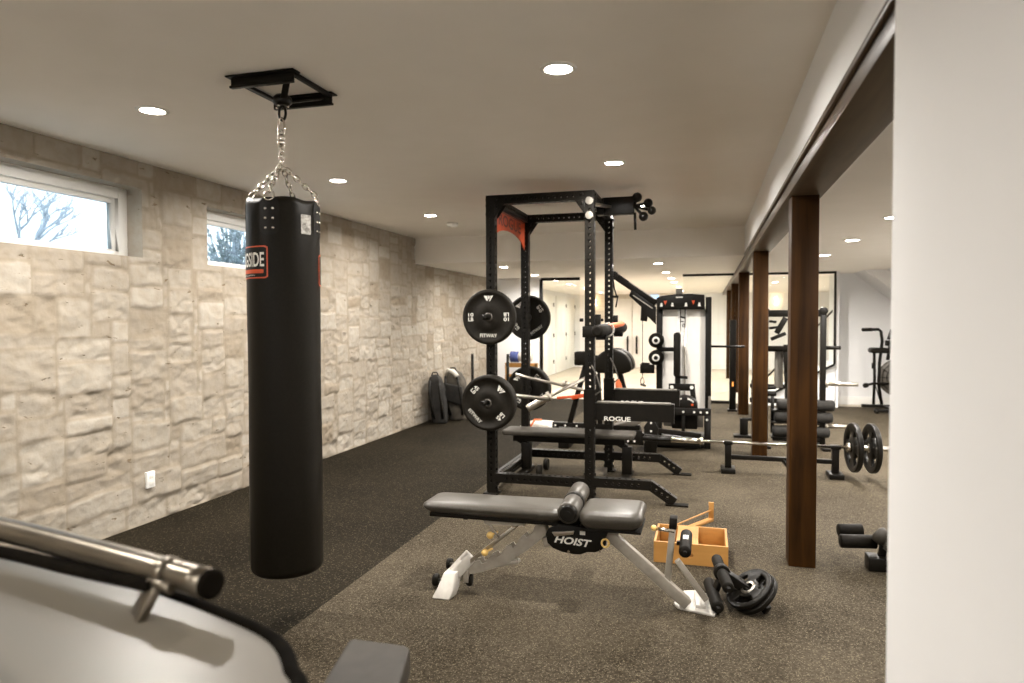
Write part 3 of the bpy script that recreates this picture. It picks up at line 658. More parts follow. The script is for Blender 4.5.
# ================================================================== bumper plates
def bumper(y, z, thick, R, rot, num, label, s_, name='bumper_plate'):
    t = thing(name, label, 'weight plate', (XA, y, z-R), 'bumper plates on the rack pegs')
    c = V((XA, y, z)); f_ = V((0, -1, 0)); a = c-f_*thick/2; b = c+f_*thick/2
    if s_ > 0: pass
    prof = [(0, .026), (0, R-.012), (.10, R-.003), (.25, R), (.75, R), (.90, R-.003), (1, R-.012), (1, R*.86), (.93, R*.84), (.93, R*.50), (1, R*.47), (1, R*.20), (.95, .036), (1, .03), (1, .026)]
    MB().lathe(a, b, prof, 56, cap=False).build('rubber_disc', 'rubber', t)
    MB().lathe(a, b, [(0, .026), (0, .034), (1.04, .034), (1.04, .0255)], 28, cap=False).build('hub_insert', 'greyplastic', t)
    yf = y-thick*.5*.86-.0015
    def place(ang, rr, sc=1.):
        ca, sa = math.cos(ang), math.sin(ang)
        return lambda u, v, d: (c.x+(u*ca-(v+rr)*sa), yf, c.z+(u*sa+(v+rr)*ca))
    m_ = MB(); rr = R*.67
    text(m_, 'FITWAY', place(rot, -rr), w=.145, h=.030, bold=.008)
    for q in (PI/2, -PI/2):
        # numbers at both sides, turned a half turn from each other
        ca, sa = math.cos(rot), math.sin(rot); sgn = 1 if q > 0 else -1
        def pl(u, v, d, o_=0, sgn=sgn):
            x_, z_ = -sgn*rr+u*sgn, v*sgn; return (c.x+x_*ca-z_*sa, yf, c.z+x_*sa+z_*ca)
        text(m_, num, lambda u, v, d: pl(u, v+.019, d), w=.045, h=.031, bold=.025); text(m_, 'LB', lambda u, v, d: pl(u, v-.019, d), w=.045, h=.031, bold=.025)
    m_.build('lettering', 'ink', t)
    # winged W mark
    k = MB(); f0 = place(rot, rr)
    for poly in ([(-.040, .022), (-.012, .022), (-.004, -.014), (-.013, -.022)], [(.040, .022), (.026, .022), (.006, -.022), (.013, -.022)], [(-.006, .022), (.006, .022), (.003, -.005), (-.003, -.005)], [(.012, .022), (.021, .022), (.008, -.006), (.004, -.006)]):
        k.add([f0(u, v, 0) for u, v in poly], [tuple(range(len(poly)))])
    k.build('emblem', 'ink', t)
    return t
XA += .02
bumper(YF-.13, 1.487, .06, .226, 0, '10', 'upper black bumper plate on the front left rack upright, lettering upright', -1)
bumper(YF-.14, .785, .11, .229, -PI/4, '45', 'thick lower black bumper plate on the front left rack upright, lettering tilted', -1)
XA -= .02
bumper(YR+.13, 1.485, .06, .226, PI/5, '10', 'upper black bumper plate on the rear left rack upright, half behind the post', 1)
bumper(YR+.14, .768, .11, .226, PI/5+.2, '45', 'lower black bumper plate on the rear left rack upright, behind crossed bars', 1)

# crossed barbells / landmine handles left of the rack centre
t = thing('landmine_barbell', 'steel barbell with a thick sleeve end lying slanted across the rack', 'barbell', (-1.3, 6.0, .65))
MB().tube([(-1.22, 6.25, .855), (-1.06, 6.62, .93)], .014).lathe((-1.545, 6.0, .665), (-1.36, 6.06, .775), [(0, .030), (.05, .034), (.95, .034), (1, .028)], 20).tube([(-1.36, 6.06, .775), (-1.20, 6.2, .86), (-1.0, 6.5, .96)], .017).build('bar_shaft', 'steel', t)
MB().lathe((-1.37, 6.05, .770), (-1.345, 6.06, .783), [(0, .045), (1, .045)], 20).build('collar', 'steel', t)
t = thing('row_handle', 'long thin steel row bar reaching from the lower plate to the rack centre', 'bar handle', (-1.5, 6.1, .7))
MB().tube([(-1.66, 5.55, .83), (-1.60, 5.7, .82), (-1.36, 6.02, .755)], .016, 12).build('grip_bar', 'steel', t)
MB().tube([(-1.72, 6.25, .955), (-1.60, 6.25, .925), (-1.25, 6.25, .855), (-.98, 6.3, .80)], .014, 12).build('grip_bar', 'steel', t)
MB().sphere((-1.24, 6.22, .875), .032).build('joint_ball', 'steel', t)

# ================================================================== flat bench inside the rack
t = thing('flat_bench', 'flat black bench with a long thin pad standing inside the rack', 'bench', (-1.25, 6.45, 0))
pad = MB().prism(rrect(1.24, .30, .03), lambda u, v, d: (-1.25+u, 6.42+v, d), .372, .418).build('bench_pad', 'padgrey', t, bevel=.014, seg=3)
MB().bar((-1.78, 6.42, .335), (-.72, 6.42, .335), .12, .06).build('spine', 'black', t, bevel=.003)
for x in (-1.66, -.70):
    s_ = -1 if x < -1 else 1
    MB().bar((x, 6.42, .29), (x, 6.42, .04), .09, .075, up=V((0, 1, 0))).bar((x-s_*.0, 6.42, .28), (x+s_*.10 if x < -1 else x-.1, 6.42, .33), .06, .05).build('leg', 'black', t, bevel=.004)
    MB().box((x-.04, 6.22, 0), (x+.04, 6.62, .04)).build('foot', 'black', t, bevel=.004)
MB().cyl((-1.52, 6.27, .055), (-1.48, 6.27, .055), .055, n=24).cyl((-1.52, 6.57, .055), (-1.48, 6.57, .055), .055, n=24).each('wheel', 'rubber', t)
MB().box((-1.80, 6.24, 0), (-1.66, 6.30, .012)).box((-1.04, 6.3, .0), (-.9, 6.54, .06)).build('foot_plate', 'steel', t, bevel=.003)

# ================================================================== adjustable bench
t = thing('adjustable_bench', 'adjustable weight bench with grey vinyl pads and silver legs, nearest bench in the room', 'weight bench', (-.75, 3.5, 0))
def pad_mesh(x0, x1, ya, yb, z0l, z0r, th, taper=.0, n=18):
    g = MB(); P = rrect(x1-x0, yb-ya, .05, 6); cxp, cyp = (x0+x1)/2, (ya+yb)/2; lay = []
    for t_, ins in ((0, .034), (.18, .018), (.42, .005), (.62, 0), (.82, .004), (.95, .014), (1.0, .034)):
        lay.append((t_, ins))
    vs = []; nn = len(P)
    for t_, ins in lay:
        for u, v in P:
            su = 1-ins/((x1-x0)/2); sv = 1-ins/((yb-ya)/2); x = cxp+u*su; y = cyp+v*sv
            k = (x-x0)/(x1-x0); zb = z0l+(z0r-z0l)*k; tt = th*(1-taper*(1-k)); ydd = cyp+(y-cyp)*(1-.12*taper*(1-k)); vs.append((x, ydd, zb+tt*t_+(0.004*(1-(2*(y-cyp)/(yb-ya))**2) if t_ == 1 else 0)))
    fs_ = []
    for i in range(len(lay)-1):
        for k in range(nn): k2 = (k+1) % nn; fs_.append((i*nn+k, i*nn+k2, (i+1)*nn+k2, (i+1)*nn+k))
    g.add(vs, fs_, True); o = len(g.v)-len(vs); g.f.append(tuple(range(o, o+nn))[::-1]); g.f.append(tuple(range(o+(len(lay)-1)*nn, o+len(lay)*nn))); g.sm += [True, True]; return g
pad_mesh(-1.462, -.69, 3.385, 3.665, .436, .430, .070, .22).build('backrest_pad', 'vinyl', t)
MB().box((-1.42, 3.415, .415), (-.72, 3.635, .438)).build('backrest_board', 'foam', t, bevel=.003)
pad_mesh(-.608, -.292, 3.33, 3.66, .428, .433, .088).build('seat_pad', 'vinyl', t)
MB().box((-.60, 3.36, .420), (-.30, 3.63, .432)).build('seat_board', 'foam', t, bevel=.003)
for ya, yb in ((3.33, 3.52), (3.57, 3.80)):
    MB().lathe((-.652-.045*(ya-3.33), ya, .508), (-.652-.045*(yb-3.33), yb, .508), [(0, .018), (0, .048), (.04, .053), (.96, .053), (1, .048), (1, .018)], 32).build('foam_roller', 'vinyl', t)
MB().cyl((-.652, 3.315, .508), (-.673, 3.83, .508), .016).lathe((-.652, 3.318, .508), (-.652, 3.332, .508), [(0, .036), (1, .047)], 28).lathe((-.6605, 3.52, .508), (-.663, 3.57, .508), [(0, .055), (1, .055)], 28).build('roller_axle', 'blacksatin', t)
# rounded side cover with lettering
cv = [(-.770, .40), (-.785, .37), (-.775, .325), (-.745, .30), (-.70, .285), (-.64, .278), (-.605, .280), (-.57, .295), (-.53, .297), (-.495, .315), (-.475, .345), (-.478, .37), (-.46, .42), (-.72, .425)]
for ya, yb in ((3.415, 3.43), (3.57, 3.585)):
    cov = MB().prism(cv, XZ(0), ya, yb).build('side_cover', 'black', t, bevel=.004)
    if ya < 3.5:
        tx = MB(); text(tx, 'HOIST', lambda u, v, d: (-.643+u+v*.40, 3.4135, .345+v-u*.06), w=.178, h=.037, bold=.03); tx.build('cover_lettering', 'ink', cov)
        MB().box((-.607, 3.4115, .382), (-.580, 3.4145, .40)).build('cover_sticker', 'ink', cov)
        MB().bolts([(-.665, 3.415, .292), (-.505, 3.415, .308), (-.60, 3.415, .408)], (0, -1, 0), .008, .006).each('bolt', 'chrome', cov)
MB().prism([(-.75, .385), (-.735, .365), (-.64, .382), (-.635, .40)], XZ(0), 3.405, 3.415).build('range_slot', 'steel', t, bevel=.002)
MB().tube(ring((-.478, 3.405, .352), (.018, 0, 0), (0, 0, .020)), .005, 8, True).build('pull_ring', 'yellow', t)
# frame
fr = MB().bar((-.50, 3.5, .395), (-.085, 3.56, .030), .055, .055).bar((-.62, 3.5, .385), (-.42, 3.5, .405), .07, .05); fr.build('rear_leg', 'silver', t, bevel=.004)
MB().bar((-.185, 3.56, .13), (-.155, 3.56, .45), .032, .062, up=V((0, 1, 0))).build('roller_post', 'silver', t, bevel=.004)
MB().bar((-.158, 3.56, .41), (-.1545, 3.56, .468), .038, .068, up=V((0, 1, 0))).build('post_cap', 'foam', t, bevel=.005)
MB().bar((-.135, 3.52, .26), (.005, 3.56, .06), .03, .03).build('brace', 'silver', t, bevel=.003)
MB().prism([(-.155, 3.60), (-.13, 3.55), (.045, 3.50), (.065, 3.57), (.03, 3.76), (-.05, 3.80), (-.11, 3.78)], lambda u, v, d: (u, v, d), .0, .012).bar((-.02, 3.56, .018), (-.03, 3.76, .018), .05, .02).build('rear_foot', 'palepaint', t, bevel=.003)
MB().cyl((-.145, 3.45, .425), (-.235, 3.45, .432), .009).build('pop_pin', 'chrome', t)
MB().sphere((-.245, 3.45, .434), .015).build('pin_knob', 'yellow', t)
MB().lathe((-.095, 3.42, .335), (-.095, 3.72, .335), [(0, .012), (0, .026), (.04, .030), (.96, .030), (1, .026)], 24).build('foam_roller', 'foam', t)
MB().cyl((-.095, 3.40, .335), (-.095, 3.75, .335), .010).bar((-.14, 3.56, .335), (-.095, 3.56, .335), .02, .02).build('roller_axle', 'black', t)
MB().box((-.108, 3.54, .360), (-.082, 3.60, .366)).build('roller_sticker', 'ink', t)
# ladder arc with notches
top = []; bot = []
for k in range(41):
    s_ = k/40; x = -1.235+(.43)*s_; zc = .128+.10*s_+.17*s_**2.0; z1 = zc+.028+.012*s_
    ph = (s_*5.2) % 1
    if .08 < s_ < .96 and ph < .45: z1 -= .024
    top.append((x, z1)); bot.append((x+.012, zc-.028-.02*s_))
MB().prism(top+bot[::-1], XZ(0), 3.475, 3.482).prism(top+bot[::-1], XZ(0), 3.535, 3.542).build('ladder_arc', 'silver', t)
MB().bar((-.815, 3.508, .30), (-.58, 3.508, .36), .05, .05).bar((-1.22, 3.508, .125), (-.95, 3.508, .185), .05, .02).build('spine', 'silver', t, bevel=.003)
MB().bar((-1.225, 3.47, .160), (-.945, 3.47, .392), .016, .02).bar((-.96, 3.44, .40), (-.93, 3.56, .40), .03, .03).build('strut', 'steel', t, bevel=.002)
MB().tube([(-1.04, 3.47, .31), (-1.065, 3.45, .345), (-1.10, 3.44, .40)], .006, 8).bar((-1.12, 3.45, .40), (-.90, 3.45, .405), .03, .02).each('latch_link', 'silver', t)
for p in ((-1.085, 3.43, .335), (-1.115, 3.43, .242)): MB().sphere(p, .019).cyl(p, (p[0]+.03, 3.47, p[2]+.01), .006, n=8).build('pin_knob', 'yellow', t)
MB().box((-1.26, 3.50, .385), (-1.235, 3.53, .414)).build('stop', 'foam', t, bevel=.002)
# front leg: flared pale foot, tube, wheels
fl_ = MB().bar((-1.215, 3.50, .195), (-1.315, 3.45, .085), .075, .06); fl_.build('front_leg', 'palepaint', t, bevel=.006)
g = MB(); A = [(-1.335, 3.40, .125), (-1.265, 3.40, .13), (-1.265, 3.50, .13), (-1.335, 3.50, .125)]; C = [(-1.385, 3.345, .0), (-1.285, 3.345, .0), (-1.272, 3.43, .0), (-1.36, 3.43, .0)]
D = [(-1.362, 3.37, .05), (-1.270, 3.37, .05), (-1.262, 3.46, .05), (-1.345, 3.46, .05)]
vs = A+D+C; g.add(vs, [(0, 1, 2, 3)[::-1]]+[(r*4+i, r*4+(i+1) % 4, r*4+4+(i+1) % 4, r*4+4+i) for r in (0, 1) for i in range(4)]+[(8, 9, 10, 11)]); g.build('front_foot', 'palepaint', t, bevel=.008)
for p in ((-1.40, 3.66, .075), (-1.42, 3.50, .040), (-1.225, 3.50, .06)):
    MB().lathe((p[0]-.016, p[1], p[2]+.0), (p[0]+.016, p[1]+.004, p[2]), [(0, .012), (0, .028), (.3, .034), (.7, .034), (1, .028), (1, .012)], 24).each('wheel', 'rubber', t)
MB().cyl((-1.43, 3.50, .035), (-1.26, 3.47, .075), .009).cyl((-1.41, 3.66, .075), (-1.25, 3.52, .13), .009).each('wheel_axle', 'steel', t)
MB().bar((-1.235, 3.48, .12), (-1.235, 3.48, .055), .03, .03, up=V((0, 1, 0))).build('wheel_bracket', 'silver', t, bevel=.002)

# ================================================================== roller attachment + small iron plates on the floor
t = thing('leg_roller_attachment', 'black leg-roller attachment lying on the floor at the bench foot', 'bench attachment', (.06, 3.65, 0))
MB().lathe((.062, 3.52, .040), (.020, 3.86, .040), [(0, .012), (0, .027), (.04, .031), (.96, .031), (1, .027)], 24).build('foam_roller', 'foam', t)
MB().lathe((.110, 3.50, .150), (.085, 3.70, .150), [(0, .012), (0, .025), (.05, .029), (.95, .029), (1, .026)], 24).build('foam_roller', 'foam', t)
MB().lathe((.080, 3.74, .150), (.060, 3.92, .150), [(0, .012), (0, .025), (.05, .029), (.95, .029), (1, .026)], 24).build('foam_roller', 'foam', t)
MB().cyl((.113, 3.47, .150), (.056, 3.95, .150), .011).cyl((.066, 3.49, .04), (.016, 3.89, .04), .011).build('roller_axle', 'black', t)
MB().lathe((.085, 3.70, .15), (.080, 3.74, .15), [(0, .042), (1, .042)], 20).bar((.083, 3.72, .14), (.045, 3.70, .04), .04, .025).bar((.083, 3.72, .15), (.215, 3.68, .085), .045, .05).bar((.20, 3.68, .09), (.30, 3.60, .02), .04, .04).build('bracket', 'black', t, bevel=.004)
def iron_plate(name, c, nrm, R, th, label, group, spokes=3, cat='weight plate'):
    c = V(c); nrm = V(nrm).normalized(); t = thing(name, label, cat, (c.x, c.y, max(0, c.z-R)), group); x, y, _ = frame(V((0, 0, 0)), nrm); n = 60; rin = R*.36; hi, ho = R*.46, R*.76
    g = MB(); rings = [(.027, .5), (rin, .5), (hi, .32), (ho, .32), (R*.84, .5), (R*.97, .5), (R, .35)]
    def inhole(k): a = (k/n*spokes) % 1; return .18 < a < .82
    vs = []; nr = len(rings)
    for sg in (1, -1):
        for r, h in rings:
            for k in range(n): q = 2*PI*k/n; vs.append(c+x*(r*math.cos(q))+y*(r*math.sin(q))+nrm*(sg*h*th))
    fs_ = []
    for sg in (0, 1):
        for i in range(nr-1):
            for k in range(n):
                if i == 2 and inhole(k+.5): continue
                k2 = (k+1) % n; o = sg*nr*n; q = (o+i*n+k, o+i*n+k2, o+(i+1)*n+k2, o+(i+1)*n+k); fs_.append(q if sg == 0 else q[::-1])
    O = nr*n
    for k in range(n):
        k2 = (k+1) % n; fs_.append(((nr-1)*n+k, (nr-1)*n+k2, O+(nr-1)*n+k2, O+(nr-1)*n+k)); fs_.append((k2, k, O+k, O+k2))
        if inhole(k+.5): fs_.append((2*n+k, 2*n+k2, O+2*n+k2, O+2*n+k)); fs_.append((3*n+k2, 3*n+k, O+3*n+k, O+3*n+k2))
        a, b = inhole(k+.5), inhole(k-.5)
        if a != b: fs_.append((2*n+k, 3*n+k, O+3*n+k, O+2*n+k))
    g.add(vs, fs_); g.build('iron_disc', 'blacksatin', t, bevel=.0015)
    MB().lathe(c-nrm*th*.55, c+nrm*th*.55, [(0, .0255), (0, .04), (1, .04), (1, .0255)], 28, cap=False).build('hub_ring', 'steel', t); return t
iron_plate('iron_plate', (.215, 3.66, .098), (-.55, -.30, .80), .125, .026, 'upper of two small black iron plates leaning by the bench foot', 'small iron plates by the bench foot')
iron_plate('iron_plate', (.245, 3.655, .078), (-.62, -.25, .72), .125, .026, 'lower of two small black iron plates leaning by the bench foot', 'small iron plates by the bench foot')

# ================================================================== wooden box and rail
t = thing('wooden_box', 'open honey-coloured wooden box with compartments and a handle slot', 'wooden box', (-.10, 4.42, 0))
bx = MB(); x0, x1, ya, yb, H_ = -.30, .130, 4.22, 4.60, .125; th = .014
slot = rrect(.075, .022, .010, 4, (-.105, .055)); 
# front panel with the slot cut through
def holed(x0, x1, z0, z1, y, th, sl):
    g = MB(); outer = []
    n_ = len(sl); cxs = sum(p[0] for p in sl)/n_; czs = sum(p[1] for p in sl)/n_
    for u, v in sl:
        dx, dz = u-cxs, v-czs; k = min(((x1-cxs)/dx if dx > 1e-6 else 1e9), ((x0-cxs)/dx if dx < -1e-6 else 1e9), ((z1-czs)/dz if dz > 1e-6 else 1e9), ((z0-czs)/dz if dz < -1e-6 else 1e9)); outer.append((cxs+dx*k, czs+dz*k))
    for c_ in ((x1, z1), (x0, z1), (x0, z0), (x1, z0)):
        i = min(range(n_), key=lambda i: (outer[i][0]-c_[0])**2+(outer[i][1]-c_[1])**2); outer[i] = c_
    vs = [(u, y+d, v) for d in (0, th) for u, v in outer+sl]; m_ = 2*n_; fs_ = []
    for i in range(n_):
        j = (i+1) % n_; fs_ += [(i, n_+i, n_+j, j), (m_+i, m_+j, m_+n_+j, m_+n_+i), (i, j, m_+j, m_+i), (n_+i, m_+n_+i, m_+n_+j, n_+j)]
    g.add(vs, fs_); return g
holed(x0, x1, 0, H_, ya, th, slot).build('front_panel', 'birch', t)
MB().box((x0, yb-th, 0), (x1, yb, H_)).build('back_panel', 'birch', t, bevel=.0015)
for x in (x0, x1-th): MB().box((x, ya+th, 0), (x+th, yb-th, H_)).build('side_panel', 'birch', t, bevel=.0015)
for x in (-.06,): MB().box((x, ya+th, 0), (x+.018, yb-th, H_)).build('divider', 'birch', t, bevel=.0015)
MB().box((x0+th, ya+th, 0), (x1-th, yb-th, .010)).build('bottom_board', 'birch', t)
MB().box((-.17, ya+th, H_-.012), (-.06, yb-th, H_)).build('top_board', 'birch', t, bevel=.0015)
t = thing('wooden_rail', 'low wooden rail with a thin rod and an upright end, behind the wooden box', 'wooden rail', (-.13, 4.9, 0))
A_, B_ = V((-.290, 4.635, 0)), V((.04, 5.20, 0))
MB().bar(A_+UP*.010, B_+UP*.010, .04, .020).build('bottom_rail', 'birch', t, bevel=.002)
MB().cyl(A_+UP*.06, B_+UP*.078, .005, n=10).build('top_rod', 'birch', t)
MB().bar(B_, B_+UP*.135, .014, .035, up=V((1, 0, 0))).build('end_upright', 'birch', t, bevel=.002)
MB().bar(A_, A_+UP*.065, .018, .03, up=V((1, 0, 0))).build('end_upright', 'birch', t, bevel=.002)

# ================================================================== barbell on low stand
t = thing('deadlift_stand', 'low black steel barbell stand with two upright feet behind the nearest post', 'barbell stand', (.68, 6.93, 0))
for x in (.205, 1.15):
    MB().box((x-.03, 6.90, .025), (x+.03, 6.96, .285)).box((x-.042, 6.89, .265), (x+.042, 6.97, .30) if x > 1 else (x+.042, 6.97, .30)).build('upright', 'black', t, bevel=.004)
    MB().box((x-.065, 6.82, 0), (x+.065, 7.04, .045)).build('foot', 'black', t, bevel=.006)
MB().box((.235, 6.905, .125), (1.12, 6.955, .165)).each('crossbar', 'black', t, bevel=.003)
MB().bar((.70, 6.92, .14), (.80, 6.80, .02), .03, .03).sphere((.80, 6.80, .025), .022).bar((.74, 6.90, .16), (.735, 6.90, .40), .016, .016, up=V((1, 0, 0))).build('brace', 'black', t)
t = thing('olympic_barbell', 'silver barbell resting on the low stand, two iron plates at its right end', 'barbell', (.55, 6.93, .28))
bz = .262+.055
bz = .275
MB().cyl((-.20, 6.915, bz+.012), (1.25, 6.915, bz+.012), .0145, n=20).build('bar_shaft', 'chrome', t)
MB().cyl((-.60, 6.915, bz+.012), (-.20, 6.915, bz+.012), .0235, n=20).each('sleeve', 'blacksatin', t)
MB().cyl((-.33, 6.915, bz+.012), (-.05, 6.915, bz+.012), .026, n=20).cyl((1.25, 6.915, bz+.012), (1.60, 6.915, bz+.012), .025, n=20).each('sleeve', 'chrome', t)
MB().lathe((1.235, 6.915, bz+.012), (1.285, 6.915, bz+.012), [(0, .03), (.3, .045), (1, .045)], 24).lathe((-.06, 6.915, bz+.012), (-.03, 6.915, bz+.012), [(0, .036), (1, .036)], 24).build('collar', 'chrome', t)
MB().cyl((1.6, 6.915, bz+.012), (1.95, 6.915, bz+.012), .012).build('bar_tip', 'blacksatin', t)
iron_plate('olympic_plate', (1.30, 6.915, bz+.012), (1, .12, 0), .226, .045, 'left of two large spoked iron plates on the barbell beyond the nearest post', 'large iron plates on the barbell', 4)
iron_plate('olympic_plate', (1.45, 6.915, bz+.012), (1, .12, 0), .226, .045, 'right of two large spoked iron plates on the barbell, next to the white wall', 'large iron plates on the barbell', 4)
# second small stand behind post two
t = thing('stand_foot', 'small black steel stand foot poking out left of the second wood post', 'stand', (.46, 9.05, 0))
MB().box((.33, 8.95, 0), (.62, 9.12, .03)).build('foot', 'black', t, bevel=.004)
MB().box((.405, 9.0, .03), (.50, 9.07, .235)).cyl((.43, 9.03, .225), (.62, 9.03, .225), .02).build('upright', 'black', t, bevel=.006)

# ================================================================== bench end with rollers at the right, cut by the near wall
t = thing('roller_bench', 'black bench end with short rollers on the floor beside the near white wall', 'bench', (1.0, 4.45, 0))
MB().lathe((.770, 4.45, .145), (.965, 4.47, .150), [(0, .01), (0, .036), (.03, .04), (1, .04)], 24).build('foam_roller', 'foam', t)
MB().lathe((.785, 4.60, .165), (.92, 4.62, .17), [(0, .01), (0, .036), (.03, .04), (1, .04)], 24).build('foam_roller', 'foam', t)
MB().lathe((.955, 4.42, .225), (1.06, 4.36, .14), [(0, .03), (.1, .048), (.42, .048), (.46, .036), (.54, .036), (.58, .048), (.9, .048), (1, .03)], 24).build('padded_joint', 'padgrey', t)
MB().bar((1.0, 4.45, .16), (1.6, 4.5, .16), .06, .06).build('spine', 'black', t, bevel=.004)
MB().box((.912, 4.38, 0), (1.02, 4.50, .078)).bar((.99, 4.45, .05), (1.01, 4.45, .18), .04, .04, up=V((0, 1, 0))).build('floor_block', 'black', t, bevel=.006)
MB().bar((1.6, 4.5, .18), (1.6, 4.5, 0), .05, .05, up=V((0, 1, 0))).build('leg', 'black', t, bevel=.004)

# ================================================================== storage rack right of the posts
SY = 8.6
t = thing('storage_rack', 'tall black storage rack with steel pegs behind the nearest post', 'storage rack', (1.0, SY+.05, 0))
for x in (.665, 1.285):
    MB().bar((x, SY, .02), (x, SY, 1.56), .06, .075, up=V((0, 1, 0))).lathe((x, SY-.045, 1.555), (x, SY+.045, 1.555), [(0, .045), (1, .045)], 24).build('upright', 'black', t, bevel=.004)
    MB().box((x-.04, SY-.35, 0), (x+.04, SY+.35, .03)).build('foot', 'black', t, bevel=.004)
MB().box((.665, SY-.03, 1.49), (1.28, SY+.03, 1.568)).build('top_beam', 'black', t, bevel=.004)
MB().box((.75, SY-.03, .045), (1.26, SY+.2, .085)).build('base_shelf', 'black', t, bevel=.004)
MB().box((.775, SY+.05, .66), (.865, SY+.11, 1.12)).build('panel', 'greypanel', t, bevel=.006)
MB().lathe((.67, SY-.02, 1.12), (1.20, SY-.02, 1.12), [(0, .02), (0, .034), (.35, .034), (.36, .05), (.9, .05), (1, .04)], 24).build('cross_roller', 'foam', t)
MB().bar((.88, SY-.03, 1.14), (.90, SY-.03, .85), .06, .05, up=V((0, 1, 0))).bar((.89, SY-.03, .86), (.90, SY-.03, .68), .05, .03, up=V((0, 1, 0))).bar((.72, SY-.03, 1.23), (.88, SY-.03, 1.30), .05, .04).bar((.78, SY-.03, 1.30), (.88, SY-.03, 1.48), .05, .06).bar((.70, SY-.03, 1.36), (.80, SY-.03, 1.37), .03, .03).bar((.70, SY-.03, 1.44), (.78, SY-.03, 1.43), .03, .03).build('pulley_arm', 'black', t, bevel=.004)
for z, xe, m_ in ((.722, 1.655, 'steel'), (.235, 1.58, 'steel')):
    MB().cyl((1.31, SY, z), (xe, SY, z), .024, n=20).lathe((1.31, SY, z), (1.34, SY, z), [(0, .045), (1, .045)], 20).build('steel_peg', m_, t)
MB().cyl((1.31, SY, 1.135), (1.47, SY, 1.135), .022, n=16).cyl((.64, SY-.05, .60), (.78, SY-.05, .60), .03).cyl((.64, SY-.05, .66), (.78, SY-.05, .67), .02).each('black_peg', 'black', t)
MB().cyl((.755, SY+.1, .12), (.755, SY+.1, .6), .02).cyl((1.23, SY+.1, .12), (1.23, SY+.1, .6), .02).each('shelf_rail', 'black', t)
for z in (.085, .255, .395):
    MB().box((.73, SY-.06, z), (1.26, SY+.17, z+.012)).build('shelf', 'black', t)
for k, (z, xa, xb) in enumerate(((.395, .79, 1.415), (.255, .765, 1.395), (.085, .745, 1.365))):
    lab = ['topmost', 'middle', 'bottom'][k]
    h_ = .13 if k < 2 else .15
    prof = [(0, .01), (0, .045), (.015, .062), (.06, .065), (.94, .065), (.985, .058), (1, .035), (1, .01)]
    g = MB().lathe((xa, SY-.01, z+.012+.065), (xb, SY-.01, z+.012+.065), prof, 20)
    g.v = [(x, SY-.01+(y-SY+.01)*1.1, z_) for x, y, z_ in g.v]
    tt = thing('sandbag', '%s of three black training bags stacked on the storage rack' % lab, 'sandbag', ((xa+xb)/2, SY, z+.012), 'black training bags on the storage rack')
    g.build('bag_body', 'fabric', tt)
    MB().tube([(xa+.2, SY-.08, z+.05), (xa+.2, SY-.10, z+.08), (xb-.2, SY-.10, z+.08), (xb-.2, SY-.08, z+.05)], .009, 8).build('handle', 'black', tt)

# slim column behind post three
t = thing('slim_heater_column', 'slim black column with a small amber light left of the third wood post', 'column heater', (.40, 11.6, 0))
MB().box((.355, 11.53, .02), (.455, 11.66, 1.455)).build('housing', 'black', t, bevel=.008)
MB().box((.33, 11.48, 0), (.48, 11.72, .03)).build('base', 'black', t, bevel=.005)
MB().box((.395, 11.524, .40), (.415, 11.531, .47)).build('light', 'amber', t)
t = thing('low_black_frame', 'low black steel frame between the second and third wood posts', 'steel frame', (.75, 11.2, 0))
MB().box((.63, 10.9, .44), (1.2, 10.96, .50)).box((.63, 10.9, .22), (1.2, 10.96, .29)).each('crossbar', 'black', t, bevel=.004)
for x in (.68, 1.15): MB().box((x-.03, 10.89, 0), (x+.03, 10.97, .56)).build('upright', 'black', t, bevel=.004)

# ================================================================== cable machine
CY = 8.75
t = thing('cable_machine', 'black cable weight machine with cream shroud panels at the far centre', 'cable machine', (-.31, CY, 0))
for x in (-.56, .022):
    MB().bar((x, CY, .0), (x, CY, 1.735), .07, .09, up=V((0, 1, 0))).build('column', 'black', t, bevel=.005)
hd = [(-.575, 1.585), (-.575, 1.735), (-.53, 1.752), (-.36, 1.772), (-.18, 1.772), (-.025, 1.76), (-.02, 1.585)]
MB().prism(hd, XZ(0), CY-.14, CY+.06).build('head_shroud', 'black', t, bevel=.012, seg=3)
g = MB(); 
for x in (-.53, -.40, -.24, -.085): g.prism([(x-.017, 1.62), (x+.017, 1.62), (x+.008, 1.665), (x-.008, 1.665)], XZ(0), CY-.147, CY-.14)
g.each('diagram', 'ink', t)
g = MB()
for x in (-.485, -.155): g.prism([(x-.02, 1.69), (x+.02, 1.69), (x, 1.64)], XZ(0), CY-.147, CY-.14)
g.each('warning_mark', 'red', t)
MB().box((-.36, CY-.146, 1.725), (-.28, CY-.139, 1.738)).build('badge', 'ink', t)
MB().box((-.365, CY-.03, 1.772), (-.285, CY+.03, 1.84)).build('pulley_box', 'greypanel', t, bevel=.006)
MB().box((-.525, CY+.01, .30), (-.34, CY+.02, 1.60)).build('shroud_panel', 'cream', t, bevel=.004)
MB().box((-.235, CY+.01, .30), (-.013, CY+.02, 1.60)).build('shroud_panel', 'cream', t, bevel=.004)
MB().box((-.34, CY+.05, .30), (-.235, CY+.06, 1.60)).build('centre_panel', 'white', t, bevel=.002)
g = MB().cyl((-.31, CY+.03, .3), (-.31, CY+.03, 1.60), .006, n=10).cyl((-.255, CY+.03, .3), (-.255, CY+.03, 1.60), .006, n=10); g.each('guide_rod', 'chrome', t)
g = MB(); text(g, '10', lambda u, v, d: (-.285+u, CY+.0475, 1.39+v), w=.06, h=.045, bold=.02); g.bar((-.32, CY+.047, 1.50), (-.25, CY+.047, 1.48), .003, .018).bar((-.32, CY+.047, 1.445), (-.27, CY+.047, 1.435), .003, .012).build('panel_numbers', 'black', t)
